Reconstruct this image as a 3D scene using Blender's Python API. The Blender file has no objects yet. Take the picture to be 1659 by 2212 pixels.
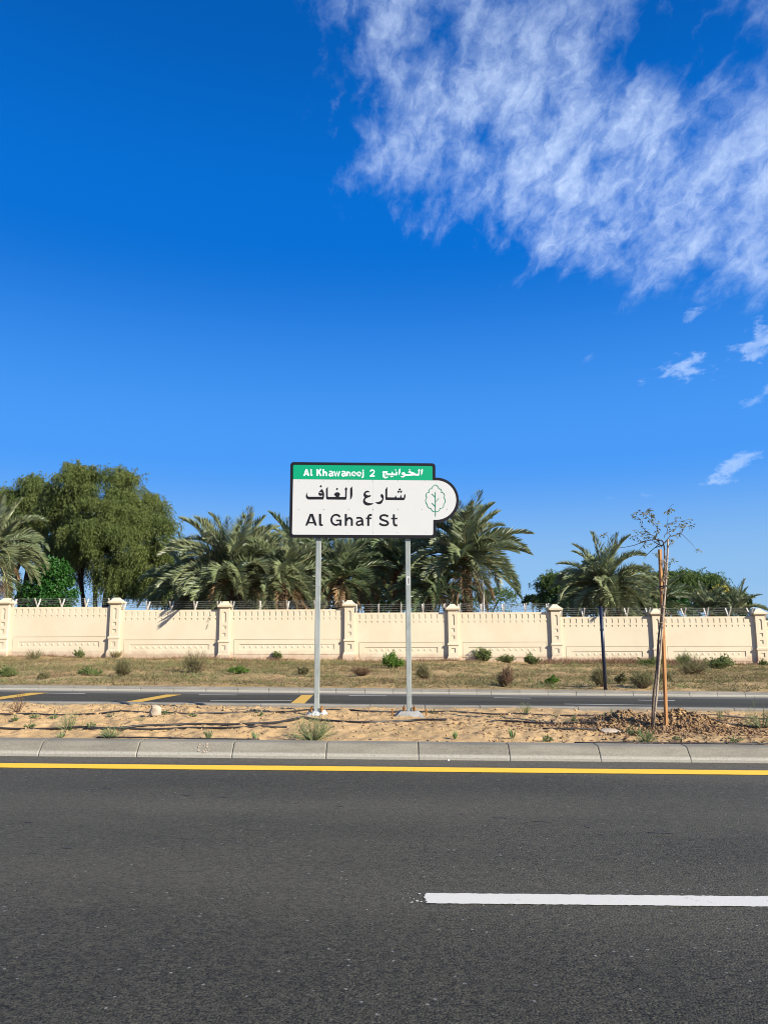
import bpy, bmesh, math, random
import numpy as np
from mathutils import Vector, Matrix, Euler
from mathutils.geometry import tessellate_polygon

random.seed(7); rng = np.random.default_rng(11)
scn = bpy.context.scene
col = scn.collection
R = math.radians

# ------------------------------------------------------------------ camera
CAM_H, PITCH, ROLL, FPX = 1.31, 8.9, -0.25, 1610.0      # FPX: focal length in a 1659 x 2212 frame
cam_d = bpy.data.cameras.new('camera')
cam_d.sensor_fit = 'VERTICAL'; cam_d.sensor_height = 24.0
cam_d.lens = 24.0 * FPX / 2212.0
cam_d.clip_start = 0.05; cam_d.clip_end = 6000
cam = bpy.data.objects.new('camera', cam_d); col.objects.link(cam)
cam.location = (0, 0, CAM_H)
CM = Matrix.Rotation(R(90 + PITCH), 3, 'X') @ Matrix.Rotation(R(ROLL), 3, 'Z')
cam.rotation_euler = CM.to_euler()
scn.camera = cam

# ------------------------------------------------------------------ sun, sky, exposure
SUN_EL = 28.0
SUN_AZ = math.degrees(math.atan2(0.824, -0.567))         # from +Y towards +X
sd = Vector((math.sin(R(SUN_AZ)) * math.cos(R(SUN_EL)), math.cos(R(SUN_AZ)) * math.cos(R(SUN_EL)), math.sin(R(SUN_EL))))
sun_d = bpy.data.lights.new('sun', 'SUN'); sun_d.energy = 4.9; sun_d.angle = R(0.5); sun_d.color = (1, 0.945, 0.85)
sun = bpy.data.objects.new('sun', sun_d); col.objects.link(sun)
sun.rotation_euler = sd.to_track_quat('Z', 'Y').to_euler(); sun.location = (20, -20, 30)
scn.view_settings.view_transform = 'Standard'; scn.view_settings.look = 'None'
scn.view_settings.gamma = 1; scn.view_settings.use_curve_mapping = False
scn.view_settings.exposure = 0.85

scn.cycles.filter_width = 1.0

def at(px, py, Y):
    """world point at distance Y on the sight line through (px, py) of the 1659 x 2212 photograph"""
    d = CM @ Vector(((px - 829.5) / FPX, (1106 - py) / FPX, -1))
    t = Y / d.y
    return Vector((d.x * t, Y, CAM_H + d.z * t))
def atS(sx, sy, Y): return at(sx / 1.78362, sy / 1.78362, Y)
def azel(px, py):
    d = (CM @ Vector(((px - 829.5) / FPX, (1106 - py) / FPX, -1))).normalized()
    return math.degrees(math.atan2(d.x, d.y)), math.degrees(math.asin(d.z))

class NT:
    def __init__(s, nt): s.nt = nt; s.n = nt.nodes; s.l = nt.links
    def node(s, t, **kw):
        nd = s.n.new(t)
        for k, v in kw.items(): setattr(nd, k, v)
        return nd
    def put(s, sock, v):
        if isinstance(v, (int, float)): sock.default_value = v
        elif isinstance(v, (tuple, list)): sock.default_value = v
        else: s.l.new(v, sock)
    def math(s, op, a, b=None, c=None, clamp=False):
        nd = s.node('ShaderNodeMath', operation=op, use_clamp=clamp)
        s.put(nd.inputs[0], a)
        if b is not None: s.put(nd.inputs[1], b)
        if c is not None: s.put(nd.inputs[2], c)
        return nd.outputs[0]
    def maprange(s, v, a, b, c=0.0, d=1.0, smooth=True):
        nd = s.node('ShaderNodeMapRange', interpolation_type='SMOOTHSTEP' if smooth else 'LINEAR')
        for i, x in enumerate((v, a, b, c, d)): s.put(nd.inputs[i], x)
        return nd.outputs[0]
    def noise(s, vec, scale, detail=4, rough=0.5, dist=0.0, dims='3D', out=0):
        nd = s.node('ShaderNodeTexNoise', noise_dimensions=dims)
        s.l.new(vec, nd.inputs['Vector']); nd.inputs['Scale'].default_value = scale
        nd.inputs['Detail'].default_value = detail; nd.inputs['Roughness'].default_value = rough
        nd.inputs['Distortion'].default_value = dist
        return nd.outputs[out]
    def mix(s, f, a, b, mode='MIX'):
        nd = s.node('ShaderNodeMix', data_type='RGBA', blend_type=mode)
        s.put(nd.inputs[0], f); s.put(nd.inputs[6], a); s.put(nd.inputs[7], b)
        return nd.outputs[2]
    def mapping(s, vec, scale=(1, 1, 1), rot=(0, 0, 0), loc=(0, 0, 0)):
        nd = s.node('ShaderNodeMapping'); s.l.new(vec, nd.inputs[0])
        nd.inputs[1].default_value = loc; nd.inputs[2].default_value = rot; nd.inputs[3].default_value = scale
        return nd.outputs[0]

def make_world():
    w = bpy.data.worlds.new('World'); scn.world = w; w.use_nodes = True
    w.node_tree.nodes.clear(); T = NT(w.node_tree)
    sky = T.node('ShaderNodeTexSky', sky_type='NISHITA')
    sky.sun_disc = False; sky.sun_elevation = R(SUN_EL); sky.sun_rotation = R(SUN_AZ)
    sky.altitude = 0; sky.air_density = 1.0; sky.dust_density = 0.3; sky.ozone_density = 2.5
    tc = T.node('ShaderNodeTexCoord')
    sep = T.node('ShaderNodeSeparateXYZ'); T.l.new(tc.outputs['Generated'], sep.inputs[0])
    X, Y, Z = sep.outputs
    hs = T.node('ShaderNodeHueSaturation'); hs.inputs['Hue'].default_value = 0.5
    hs.inputs['Saturation'].default_value = SKY_SAT; hs.inputs['Value'].default_value = SKY_VAL
    T.l.new(sky.outputs[0], hs.inputs['Color'])
    # --- cirrus, laid out by azimuth and elevation (degrees)
    az = T.math('MULTIPLY', T.math('ARCTAN2', X, Y), 57.2958)
    el = T.math('MULTIPLY', T.math('ARCSINE', Z), 57.2958)
    ramp = T.node('ShaderNodeValToRGB'); T.l.new(T.math('DIVIDE', el, 90.0, clamp=True), ramp.inputs[0])
    cr = ramp.color_ramp; cr.interpolation = 'EASE'
    for i, (e, c) in enumerate(SKY_RAMP):
        q = cr.elements[i] if i < 2 else cr.elements.new(e / 90)
        q.position = e / 90; q.color = (c[0] / 6, c[1] / 6, c[2] / 6, 1)
    rv_ = T.node('ShaderNodeVectorMath', operation='SCALE'); T.l.new(ramp.outputs[0], rv_.inputs[0]); rv_.inputs['Scale'].default_value = 6.0
    base = T.mix(0.93, hs.outputs[0], rv_.outputs[0])
    azc = T.math('MULTIPLY', az, T.math('COSINE', T.math('MULTIPLY', el, 0.0174533)))
    cmb = T.node('ShaderNodeCombineXYZ'); T.l.new(azc, cmb.inputs[0]); T.l.new(el, cmb.inputs[1])
    P0 = cmb.outputs[0]
    warp = T.noise(P0, 0.16, 3, 0.5, out=1)
    wv = T.node('ShaderNodeVectorMath', operation='MULTIPLY_ADD')
    T.l.new(warp, wv.inputs[0]); wv.inputs[1].default_value = (3.5, 3.5, 0); wv.inputs[2].default_value = (0, 0, 0)
    T.l.new(P0, wv.inputs[2])
    P = wv.outputs[0]
    def seg(p, q):          # signed distance in degrees: positive on the left of p->q
        (ax, ay), (bx, by) = cz(*p), cz(*q)
        L = math.hypot(bx - ax, by - ay); nx, ny = -(by - ay) / L, (bx - ax) / L
        return T.math('ADD', T.math('MULTIPLY_ADD', azc, nx, -(nx * ax + ny * ay)), T.math('MULTIPLY', el, ny))
    def cz(px, py):
        a, e = azel(px, py); return a * math.cos(R(e)), e
    def ell(px, py, rx, ry, rot=0.0):
        cx, cy = cz(px, py); c, s_ = math.cos(R(rot)), math.sin(R(rot))
        dx = T.math('SUBTRACT', azc, cx); dy = T.math('SUBTRACT', el, cy)
        u = T.math('DIVIDE', T.math('MULTIPLY_ADD', dx, c, T.math('MULTIPLY', dy, s_)), rx)
        v = T.math('DIVIDE', T.math('MULTIPLY_ADD', dx, -s_, T.math('MULTIPLY', dy, c)), ry)
        r = T.math('SQRT', T.math('ADD', T.math('MULTIPLY', u, u), T.math('MULTIPLY', v, v)))
        return T.math('SUBTRACT', 1.0, r)       # 1 in the middle, 0 on the rim
    d1 = seg((712, 420), (640, -80))             # left edge; inside is to the right
    d1 = T.math('MULTIPLY', d1, -1.0)
    d2 = seg((680, 415), (1330, 690))
    d3 = seg((1150, 705), (1659, 668))
    lf = T.noise(P0, 0.28, 4, 0.6)
    sdist = T.math('SMOOTH_MIN', T.math('SMOOTH_MIN', d1, d2, 1.5), d3, 1.5)
    sdist = T.math('ADD', sdist, T.math('MULTIPLY_ADD', lf, 6.0, -3.0))
    m = T.maprange(sdist, -2.2, 6.5)
    thick = T.maprange(ell(1330, 430, 22, 9, -30), -0.5, 1.0)
    hole = T.maprange(ell(1500, 80, 7.5, 4.0, -25), -0.15, 0.7)
    hole2 = T.maprange(ell(960, 110, 4.5, 3.5, 10), -0.2, 1.0)
    m = T.math('MULTIPLY', m, T.math('MULTIPLY_ADD', hole, -0.66, 1.0))
    m = T.math('MULTIPLY', m, T.math('MULTIPLY_ADD', hole2, -0.3, 1.0))
    tat = T.math('MULTIPLY_ADD', T.noise(T.mapping(P0, scale=(.7, 1.3, 1), rot=(0, 0, R(-25))), 0.95, 6, 0.62), 2.6, -1.42)     # tatters the small clouds
    for (px, py, rx, ry, rot, k) in ((1472, 795, 2.2, 0.9, 8, 1.25), (1585, 1005, 2.4, 0.8, 28, 1.15), (1492, 685, 1.0, 0.45, 30, 0.8),
                                     (1650, 850, 2.2, 0.6, 30, 1.1), (1650, 735, 3.0, 1.2, 28, 1.1), (1392, 1069, 1.2, 0.3, -8, 0.5),
                                     (1275, 772, 1.1, 0.4, 10, 0.35), (1325, 755, 0.8, 0.3, 30, 0.35), (1320, 1076, 0.6, 0.2, -10, 0.35), (722, 215, 0.5, 2.6, -12, 0.5)):
        m = T.math('MAXIMUM', m, T.math('MULTIPLY', T.maprange(T.math('ADD', ell(px, py, rx * 1.35, ry * 1.5, rot), tat), -0.05, 0.85), k))
    # fibres: warped, stretched noises and a finer curdled one
    # (the fibres fan out from a point low in the sky)
    fx, fy = cz(640, 1320)
    dx = T.math('SUBTRACT', azc, fx); dy = T.math('SUBTRACT', el, fy)
    th = T.math('MULTIPLY', T.math('ARCTAN2', dx, dy), 24.0)
    rr = T.math('SQRT', T.math('ADD', T.math('MULTIPLY', dx, dx), T.math('MULTIPLY', dy, dy)))
    fan = T.node('ShaderNodeCombineXYZ'); T.l.new(th, fan.inputs[0]); T.l.new(rr, fan.inputs[1])
    wv2 = T.node('ShaderNodeVectorMath', operation='MULTIPLY_ADD'); T.l.new(T.noise(P0, 0.5, 4, 0.55, out=1), wv2.inputs[0])
    wv2.inputs[1].default_value = (1.3, 1.3, 0); T.l.new(fan.outputs[0], wv2.inputs[2]); F = wv2.outputs[0]
    def ridge(vec, sc, det, sharp):
        n_ = T.noise(vec, sc, det, 0.58)
        return T.math('POWER', T.math('SUBTRACT', 1.0, T.math('MULTIPLY', T.math('ABSOLUTE', T.math('SUBTRACT', n_, 0.5)), 3.4), clamp=True), sharp)
    g1 = T.noise(P0, 0.22, 3, 0.5)
    g2 = T.noise(T.mapping(F, scale=(1.0, 0.42, 1)), 0.75, 8, 0.62)
    r1 = ridge(T.mapping(F, scale=(1.0, 0.26, 1), loc=(3, 8, 0)), 1.15, 7, 1.8)
    r2 = ridge(T.mapping(F, scale=(1.0, 0.34, 1), loc=(11, 2, 0)), 2.8, 6, 1.4)
    fib = T.math('MULTIPLY_ADD', r1, 0.42, T.math('MULTIPLY_ADD', r2, 0.30, T.maprange(T.noise(P0, 1.6, 8, 0.65), .3, .72, 0, .36)))
    body = T.math('ADD', T.math('MULTIPLY_ADD', g2, 2.3, T.math('MULTIPLY_ADD', g1, 1.2, -2.15)), T.math('MULTIPLY', m, 1.0))
    body = T.maprange(body, -0.12, 1.1)
    dens = T.math('MULTIPLY', body, T.math('MULTIPLY_ADD', fib, 0.62, T.math('MULTIPLY_ADD', body, 0.30, 0.22)))
    dens = T.math('MULTIPLY', dens, T.maprange(m, 0.0, 0.3))
    dens = T.math('MULTIPLY', dens, T.math('MULTIPLY_ADD', thick, 0.24, 0.44))
    final = T.mix(dens, base, CLOUD_COL)
    bg = T.node('ShaderNodeBackground'); T.l.new(final, bg.inputs[0]); bg.inputs[1].default_value = 0.1
    out = T.node('ShaderNodeOutputWorld'); T.l.new(bg.outputs[0], out.inputs[0])
SKY_RAMP = ((0, (1.8, 3.05, 4.7)), (90, (0.01, 0.45, 2.2)), (4, (1.4, 2.75, 4.75)), (13, (0.36, 1.80, 5.2)), (29, (0.0, 0.88, 3.75)), (44, (0.0, 0.58, 2.62)))
SKY_SAT, SKY_VAL, CLOUD_COL = 1.35, 1.0, (4.2, 5.1, 6.6, 1)
make_world()

# ------------------------------------------------------------------ helpers
SL = 0.0135                                      # everything falls gently to the right
PROF = np.array([(-40, 0), (7.85, 0), (8.1, .13), (9.0, .14), (10.6, .11), (12.2, .035), (13.05, -.035), (13.4, -.085), (17.5, -.163),
                 (17.75, -.07), (20, -.08), (26, -.1), (30, -.085), (33, -.08), (36, -.08), (60, -.1), (400, -.2)])
def gz(x, y): return np.interp(y, PROF[:, 0], PROF[:, 1]) - SL * x
def gnd(px, py, y0=3.0, y1=33.0):
    ys = np.linspace(y0, y1, 3000)
    d = CM @ Vector(((px - 829.5) / FPX, (1106 - py) / FPX, -1))
    zs = CAM_H + d.z / d.y * ys; xs = d.x / d.y * ys
    k = np.nonzero(zs <= gz(xs, ys))[0]
    i = k[0] if len(k) else len(ys) - 1
    return Vector((xs[i], ys[i], gz(xs[i], ys[i])))

def vnoise(x, y, seed=0):
    r = np.random.default_rng(seed); tab = r.random((256, 256))
    xi = np.floor(x).astype(int); yi = np.floor(y).astype(int)
    fx = x - xi; fy = y - yi; fx = fx * fx * (3 - 2 * fx); fy = fy * fy * (3 - 2 * fy)
    g = lambda a, b: tab[a % 256, b % 256]
    return (g(xi, yi) * (1 - fx) + g(xi + 1, yi) * fx) * (1 - fy) + (g(xi, yi + 1) * (1 - fx) + g(xi + 1, yi + 1) * fx) * fy
def fbm(x, y, seed=0, oct=4, gain=0.5):
    s = 0; a = 1; t = 0
    for i in range(oct):
        s = s + a * vnoise(x * 2 ** i + 17.3 * i, y * 2 ** i + 9.1 * i, seed + i); t += a; a *= gain
    return s / t - 0.5

def tag(o, label=None, cat=None, group=None, kind=None):
    if label: o['label'] = label
    if cat: o['category'] = cat
    if group: o['group'] = group
    if kind: o['kind'] = kind
    return o
def empty(name, loc, label, cat, group=None, kind=None):
    o = bpy.data.objects.new(name, None); col.objects.link(o); o.location = loc; o.empty_display_size = 0.2
    return tag(o, label, cat, group, kind)
def link(name, me, parent=None, loc=(0, 0, 0), rot=(0, 0, 0), scale=(1, 1, 1)):
    o = bpy.data.objects.new(name, me); col.objects.link(o)
    if parent is not None: o.parent = parent
    o.location = loc; o.rotation_euler = rot; o.scale = scale
    return o
def origin(p):
    v = Vector((0, 0, 0))
    while p is not None: v = v + Vector(p.location); p = p.parent
    return v
def np_mesh(name, V, F, mat, smooth=False):
    V = np.asarray(V, dtype=np.float32); F = np.asarray(F, dtype=np.int32)
    me = bpy.data.meshes.new(name); n, k = F.shape
    me.vertices.add(len(V)); me.vertices.foreach_set('co', V.ravel())
    me.loops.add(n * k); me.loops.foreach_set('vertex_index', F.ravel())
    me.polygons.add(n); me.polygons.foreach_set('loop_start', np.arange(0, n * k, k, dtype=np.int32))
    me.update(calc_edges=True)
    if smooth: me.polygons.foreach_set('use_smooth', np.ones(n, dtype=bool))
    me.materials.append(mat); me.validate(); return me
class MB:
    def __init__(s): s.v = []; s.f = []
    def add(s, vs, fs):
        b = len(s.v); s.v += [tuple(v) for v in vs]; s.f += [tuple(i + b for i in f) for f in fs]
    def box(s, c, size, rotz=0.0, rot=None):
        hx, hy, hz = (q / 2 for q in size)
        vs = [Vector((x, y, z)) for x in (-hx, hx) for y in (-hy, hy) for z in (-hz, hz)]
        M = rot if rot is not None else Matrix.Rotation(rotz, 3, 'Z')
        s.add([M @ v + Vector(c) for v in vs], [(0, 1, 3, 2), (4, 6, 7, 5), (0, 4, 5, 1), (2, 3, 7, 6), (0, 2, 6, 4), (1, 5, 7, 3)])
    def frustum(s, c, z0, z1, a0, b0, a1, b1):      # rectangular, half sizes
        x, y = c
        vs = [(x - a0, y - b0, z0), (x + a0, y - b0, z0), (x + a0, y + b0, z0), (x - a0, y + b0, z0),
              (x - a1, y - b1, z1), (x + a1, y - b1, z1), (x + a1, y + b1, z1), (x - a1, y + b1, z1)]
        s.add(vs, [(3, 2, 1, 0), (4, 5, 6, 7), (0, 1, 5, 4), (1, 2, 6, 5), (2, 3, 7, 6), (3, 0, 4, 7)])
    def tube(s, pts, r, n=6, cap=True):
        pts = [Vector(p) for p in pts]; rs = r if isinstance(r, (list, tuple)) else [r] * len(pts)
        rings = []; up = Vector((0.13, 0.21, 0.97))
        for i, p in enumerate(pts):
            t = (pts[min(i + 1, len(pts) - 1)] - pts[max(i - 1, 0)]).normalized()
            a = t.cross(up)
            if a.length < 1e-3: a = t.cross(Vector((1, 0, 0)))
            a.normalize(); b = t.cross(a)
            rings.append([p + (a * math.cos(2 * math.pi * k / n) + b * math.sin(2 * math.pi * k / n)) * rs[i] for k in range(n)])
        fs = []
        for i in range(len(pts) - 1):
            for k in range(n):
                k2 = (k + 1) % n; fs.append((i * n + k, (i + 1) * n + k, (i + 1) * n + k2, i * n + k2))
        if cap:
            fs.append(tuple(range(n))); fs.append(tuple((len(pts) - 1) * n + k for k in reversed(range(n))))
        s.add([v for g in rings for v in g], fs)
    def build(s, name, mat, parent=None, smooth=False):
        off = origin(parent)
        me = bpy.data.meshes.new(name); me.from_pydata([Vector(v) - off for v in s.v], [], s.f)
        me.materials.append(mat)
        if smooth:
            for p in me.polygons: p.use_smooth = True
        me.update(); return link(name, me, parent)

# ------------------------------------------------------------------ materials
def mat_base(name, rough=0.7, spec=0.3):
    m = bpy.data.materials.new(name); m.use_nodes = True; T = NT(m.node_tree)
    b = m.node_tree.nodes['Principled BSDF']; b.inputs['Roughness'].default_value = rough
    b.inputs['Specular IOR Level'].default_value = spec
    g = T.node('ShaderNodeNewGeometry')
    return m, T, b, g.outputs['Position']
def bump(T, b, h, strength, dist):
    n = T.node('ShaderNodeBump'); n.inputs['Strength'].default_value = strength; n.inputs['Distance'].default_value = dist
    T.l.new(h, n.inputs['Height']); T.l.new(n.outputs[0], b.inputs['Normal'])
def c4(c): return (c[0], c[1], c[2], 1)
def simple(name, c, c2=None, scale=8.0, rough=0.6, spec=0.3, metal=0.0, bstr=0.0, bdist=0.002, bscale=60):
    m, T, b, P = mat_base(name, rough, spec)
    c2 = c2 or tuple(0.8 * q for q in c)
    T.l.new(T.mix(T.maprange(T.noise(P, scale, 5, 0.6), 0.3, 0.7), c4(c), c4(c2)), b.inputs['Base Color'])
    b.inputs['Metallic'].default_value = metal
    if bstr: bump(T, b, T.noise(P, bscale, 4, 0.6), bstr, bdist)
    return m
def leafmat(name, c, c2, c3, scale=1.5, rough=0.5, trans=0.25, spec=0.35):
    m, T, b, P = mat_base(name, rough, spec)
    oi = T.node('ShaderNodeObjectInfo')
    n1 = T.maprange(T.noise(P, scale, 3, 0.6), 0.35, 0.65)
    n2 = T.maprange(T.noise(P, scale * 14, 2, 0.5), 0.35, 0.65)
    cc = T.mix(T.math('MULTIPLY', n2, 0.6), T.mix(n1, c4(c), c4(c2)), c4(c3))
    cc = T.mix(T.math('MULTIPLY', oi.outputs['Random'], 0.35), cc, c4(c2))
    T.l.new(cc, b.inputs['Base Color'])
    tr = T.node('ShaderNodeBsdfTranslucent'); T.l.new(cc, tr.inputs[0])
    mx = T.node('ShaderNodeMixShader'); mx.inputs[0].default_value = trans
    T.l.new(b.outputs[0], mx.inputs[1]); T.l.new(tr.outputs[0], mx.inputs[2])
    T.l.new(mx.outputs[0], m.node_tree.nodes['Material Output'].inputs[0])
    return m

def asphalt_mat(name, far=False):
    m, T, b, P = mat_base(name, 0.85, 0.15 if far else 0.28)
    big = T.noise(T.mapping(P, scale=(0.25, 1.0, 1)), 0.8, 4, 0.55)
    mid = T.noise(T.mapping(P, scale=(0.7, 1.0, 1)), 30, 5, 0.7)
    fine = T.noise(P, 140, 4, 0.8)
    vo = T.node('ShaderNodeTexVoronoi'); T.l.new(P, vo.inputs['Vector']); vo.inputs['Scale'].default_value = 85
    vo2 = T.node('ShaderNodeTexVoronoi'); T.l.new(P, vo2.inputs['Vector']); vo2.inputs['Scale'].default_value = 34
    sepc = T.node('ShaderNodeSeparateColor'); T.l.new(vo2.outputs['Color'], sepc.inputs[0])
    sepd = T.node('ShaderNodeSeparateColor'); T.l.new(vo.outputs['Color'], sepd.inputs[0])
    val = T.math('ADD', T.maprange(big, 0.3, 0.7, 0.80, 1.12), T.maprange(mid, 0.3, 0.7, -0.12, 0.12))
    sy = T.node('ShaderNodeSeparateXYZ'); T.l.new(P, sy.inputs[0])
    wob = T.math('MULTIPLY_ADD', T.noise(T.mapping(P, scale=(0.15, 0.15, 1)), 1.0, 3, 0.5), 0.7, -0.35)
    trk = T.math('SINE', T.math('MULTIPLY', T.math('ADD', sy.outputs[1], wob), 3.6))       # wheel tracks polished along the lane
    val = T.math('ADD', val, T.math('MULTIPLY', trk, 0.12))
    if not far:                                        # colour darkens gradually towards the near end, blending across the dash
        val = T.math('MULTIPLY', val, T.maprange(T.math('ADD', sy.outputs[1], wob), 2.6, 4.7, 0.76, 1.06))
    stain = T.noise(T.mapping(P, scale=(0.5, 1.0, 1), loc=(5, 2, 0)), 1.7, 4, 0.6)
    val = T.math('ADD', val, T.maprange(stain, 0.55, 0.75, 0, -0.16))
    val = T.math('ADD', val, T.maprange(fine, 0.33, 0.67, -0.62, 0.62))
    val = T.math('ADD', val, T.maprange(sepd.outputs[0], 0.0, 1.0, -0.36, 0.36, smooth=False))
    c = T.mix(1.0, c4((0.0585, 0.053, 0.0375)), c4((1, 1, 1)), 'MULTIPLY')
    vm = T.node('ShaderNodeVectorMath', operation='SCALE'); T.l.new(c, vm.inputs[0]); T.l.new(val, vm.inputs['Scale'])
    # pale chips of aggregate
    chip = T.math('MULTIPLY', T.math('GREATER_THAN', sepc.outputs[0], 0.965), T.math('LESS_THAN', vo2.outputs['Distance'], 0.25))
    c2 = T.mix(T.math('MULTIPLY', chip, 0.75), vm.outputs[0], c4((0.20, 0.19, 0.17)))
    # scuffs of tar along the lane
    tar = T.noise(T.mapping(P, scale=(0.25, 1.6, 1), loc=(3, 1, 0)), 11, 2, 0.4)
    c3 = T.mix(T.maprange(tar, 0.76, 0.78, 0, 0.7), c2, c4((0.012, 0.012, 0.012)))
    if not far:                                        # dust lying in the gutter
        c3 = T.mix(T.math('MULTIPLY', T.maprange(T.math('ADD', sy.outputs[1], T.math('MULTIPLY', wob, .2)), 7.42, 7.6), T.maprange(mid, .3, .65, .15, .45)), c3, c4((0.15, 0.13, 0.10)))
    if far:
        dst = T.math('MULTIPLY', T.maprange(sy.outputs[1], 16.55, 17.2), T.maprange(T.noise(T.mapping(P, scale=(.3, 1, 1)), 2.0, 4, .6), .25, .6, .35, .8))
        c3 = T.mix(dst, c3, c4((0.17, 0.155, 0.13)))
    T.l.new(c3, b.inputs['Base Color'])
    T.l.new(T.maprange(fine, 0.3, 0.7, 0.72, 0.95), b.inputs['Roughness'])
    h = T.math('ADD', T.math('MULTIPLY', fine, 0.6), T.math('MULTIPLY', vo.outputs['Distance'], -0.8))
    if not far: bump(T, b, h, 0.8, 0.006)
    return m
M = {}
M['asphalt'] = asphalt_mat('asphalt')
M['asphalt_far'] = asphalt_mat('asphalt_far', True)
def paint(name, c, worn, amount):
    m, T, b, P = mat_base(name, 0.55, 0.4)
    n = T.noise(P, 35, 6, 0.75); n2 = T.noise(P, 4, 3, 0.5)
    f = T.math('MULTIPLY', T.maprange(n, 0.56, 0.72), T.maprange(n2, 0.42, 0.65, 0.15, amount))
    T.l.new(T.mix(f, c4(c), c4(worn)), b.inputs['Base Color'])
    bump(T, b, T.noise(P, 110, 3, 0.7), 0.4, 0.003)
    return m
M['yellow'] = paint('yellow_paint', (0.88, 0.50, 0.016), (0.55, 0.32, 0.03), 0.5)
M['white_paint'] = paint('white_paint', (0.585, 0.55, 0.465), (0.27, 0.255, 0.225), 1.0)
M['rumble'] = paint('yellow_paint_dusty', (0.62, 0.36, 0.045), (0.40, 0.26, 0.08), 0.6)
SL_ = 0.0135
def concrete(name, c, lip=None):
    m, T, b, P = mat_base(name, 0.85, 0.25)
    oi = T.node('ShaderNodeObjectInfo')
    n1 = T.noise(T.mapping(P, scale=(0.5, 1, 3)), 3.0, 5, 0.65); n2 = T.noise(P, 60, 4, 0.7)
    sp = T.noise(T.mapping(P, scale=(0.35, 1, 6)), 9, 4, 0.7)
    v = T.math('ADD', T.maprange(n1, 0.3, 0.7, 0.80, 1.12), T.maprange(n2, 0.3, 0.7, -0.13, 0.13))
    v = T.math('ADD', v, T.math('MULTIPLY_ADD', oi.outputs['Random'], 0.18, -0.09))
    vm = T.node('ShaderNodeVectorMath', operation='SCALE'); vm.inputs[0].default_value = c; T.l.new(v, vm.inputs['Scale'])
    cc = T.mix(T.maprange(sp, 0.66, 0.74, 0, 0.5), vm.outputs[0], c4((0.50, 0.48, 0.42)))
    if lip:                                            # road dust and lime along the bottom lip
        sz = T.node('ShaderNodeSeparateXYZ'); T.l.new(P, sz.inputs[0])
        hz = T.math('ADD', T.math('MULTIPLY_ADD', sz.outputs[0], SL_, sz.outputs[2]), T.math('MULTIPLY_ADD', n1, .03, -.015))
        cc = T.mix(T.math('MULTIPLY', T.maprange(hz, lip[0], lip[1], 1, 0), T.maprange(n2, .3, .6, .35, .75)), cc, c4((0.40, 0.37, 0.30)))
    T.l.new(cc, b.inputs['Base Color'])
    bump(T, b, n2, 0.35, 0.004)
    return m
M['kerb'] = concrete('kerb_concrete', (0.205, 0.183, 0.137), (.04, .062))
M['kerb_far'] = concrete('kerb_concrete_grey', (0.225, 0.205, 0.165), (-.125, -.105))
M['joint'] = simple('joint_mortar', (0.06, 0.05, 0.04))
def sandmat(name, a, bb, cc, dark, darkamt, bs):
    m, T, b, P = mat_base(name, 0.95, 0.1)
    n1 = T.noise(P, 0.9, 5, 0.6); n2 = T.noise(P, 7, 5, 0.65); n3 = T.noise(P, 90, 3, 0.7)
    c = T.mix(T.maprange(n1, 0.35, 0.65), c4(a), c4(bb))
    c = T.mix(T.maprange(n2, 0.45, 0.75, 0, 0.7), c, c4(cc))
    c = T.mix(T.maprange(n3, 0.35, 0.7, 0, 0.35), c, c4(tuple(0.7 * q for q in bb)))
    c = T.mix(T.maprange(T.noise(P, 23, 4, 0.7), 0.62, 0.7, 0, darkamt), c, c4(dark))
    T.l.new(c, b.inputs['Base Color'])
    bump(T, b, T.math('ADD', n2, T.math('MULTIPLY', n3, 0.25)), bs, 0.03)
    return m
M['sand'] = sandmat('median_sand', (0.495, 0.325, 0.155), (0.43, 0.28, 0.13), (0.54, 0.375, 0.195), (0.22, 0.14, 0.07), 0.6, 0.8)
M['verge'] = sandmat('verge_soil', (0.42, 0.28, 0.13), (0.24, 0.175, 0.075), (0.50, 0.345, 0.17), (0.10, 0.09, 0.04), 0.8, 0.6)
M['ground'] = sandmat('far_sand', (0.42, 0.29, 0.15), (0.36, 0.25, 0.13), (0.45, 0.32, 0.18), (0.18, 0.12, 0.06), 0.4, 0.3)
M['clod'] = sandmat('clod_soil', (0.30, 0.19, 0.095), (0.20, 0.12, 0.06), (0.40, 0.265, 0.14), (0.12, 0.07, 0.04), 0.6, 0.6)
def wallmat():
    m, T, b, P = mat_base('cream_render', 0.9, 0.15)
    n1 = T.noise(P, 0.7, 5, 0.6); n2 = T.noise(P, 14, 5, 0.7); n3 = T.noise(T.mapping(P, scale=(3, 3, 0.4)), 1.6, 5, 0.65)
    c = T.mix(T.maprange(n1, 0.35, 0.65), c4((0.635, 0.545, 0.38)), c4((0.60, 0.505, 0.345)))
    c = T.mix(T.maprange(n2, 0.5, 0.75, 0, 0.35), c, c4((0.53, 0.42, 0.29)))
    c = T.mix(T.maprange(n3, 0.6, 0.72, 0, 0.16), c, c4((0.58, 0.47, 0.35)))
    # rising damp and splash dirt along the foot of the wall
    sp = T.node('ShaderNodeSeparateXYZ'); T.l.new(P, sp.inputs[0])
    hgt = T.math('ADD', T.math('MULTIPLY_ADD', sp.outputs[0], SL, sp.outputs[2]), T.math('MULTIPLY', T.noise(P, 2.2, 5, 0.7), -0.55))
    c = T.mix(T.maprange(hgt, -0.22, 0.02, 0.55, 0), c, c4((0.40, 0.25, 0.17)))
    T.l.new(c, b.inputs['Base Color'])
    bump(T, b, n2, 0.25, 0.01)
    return m
M['wall'] = wallmat()
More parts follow.
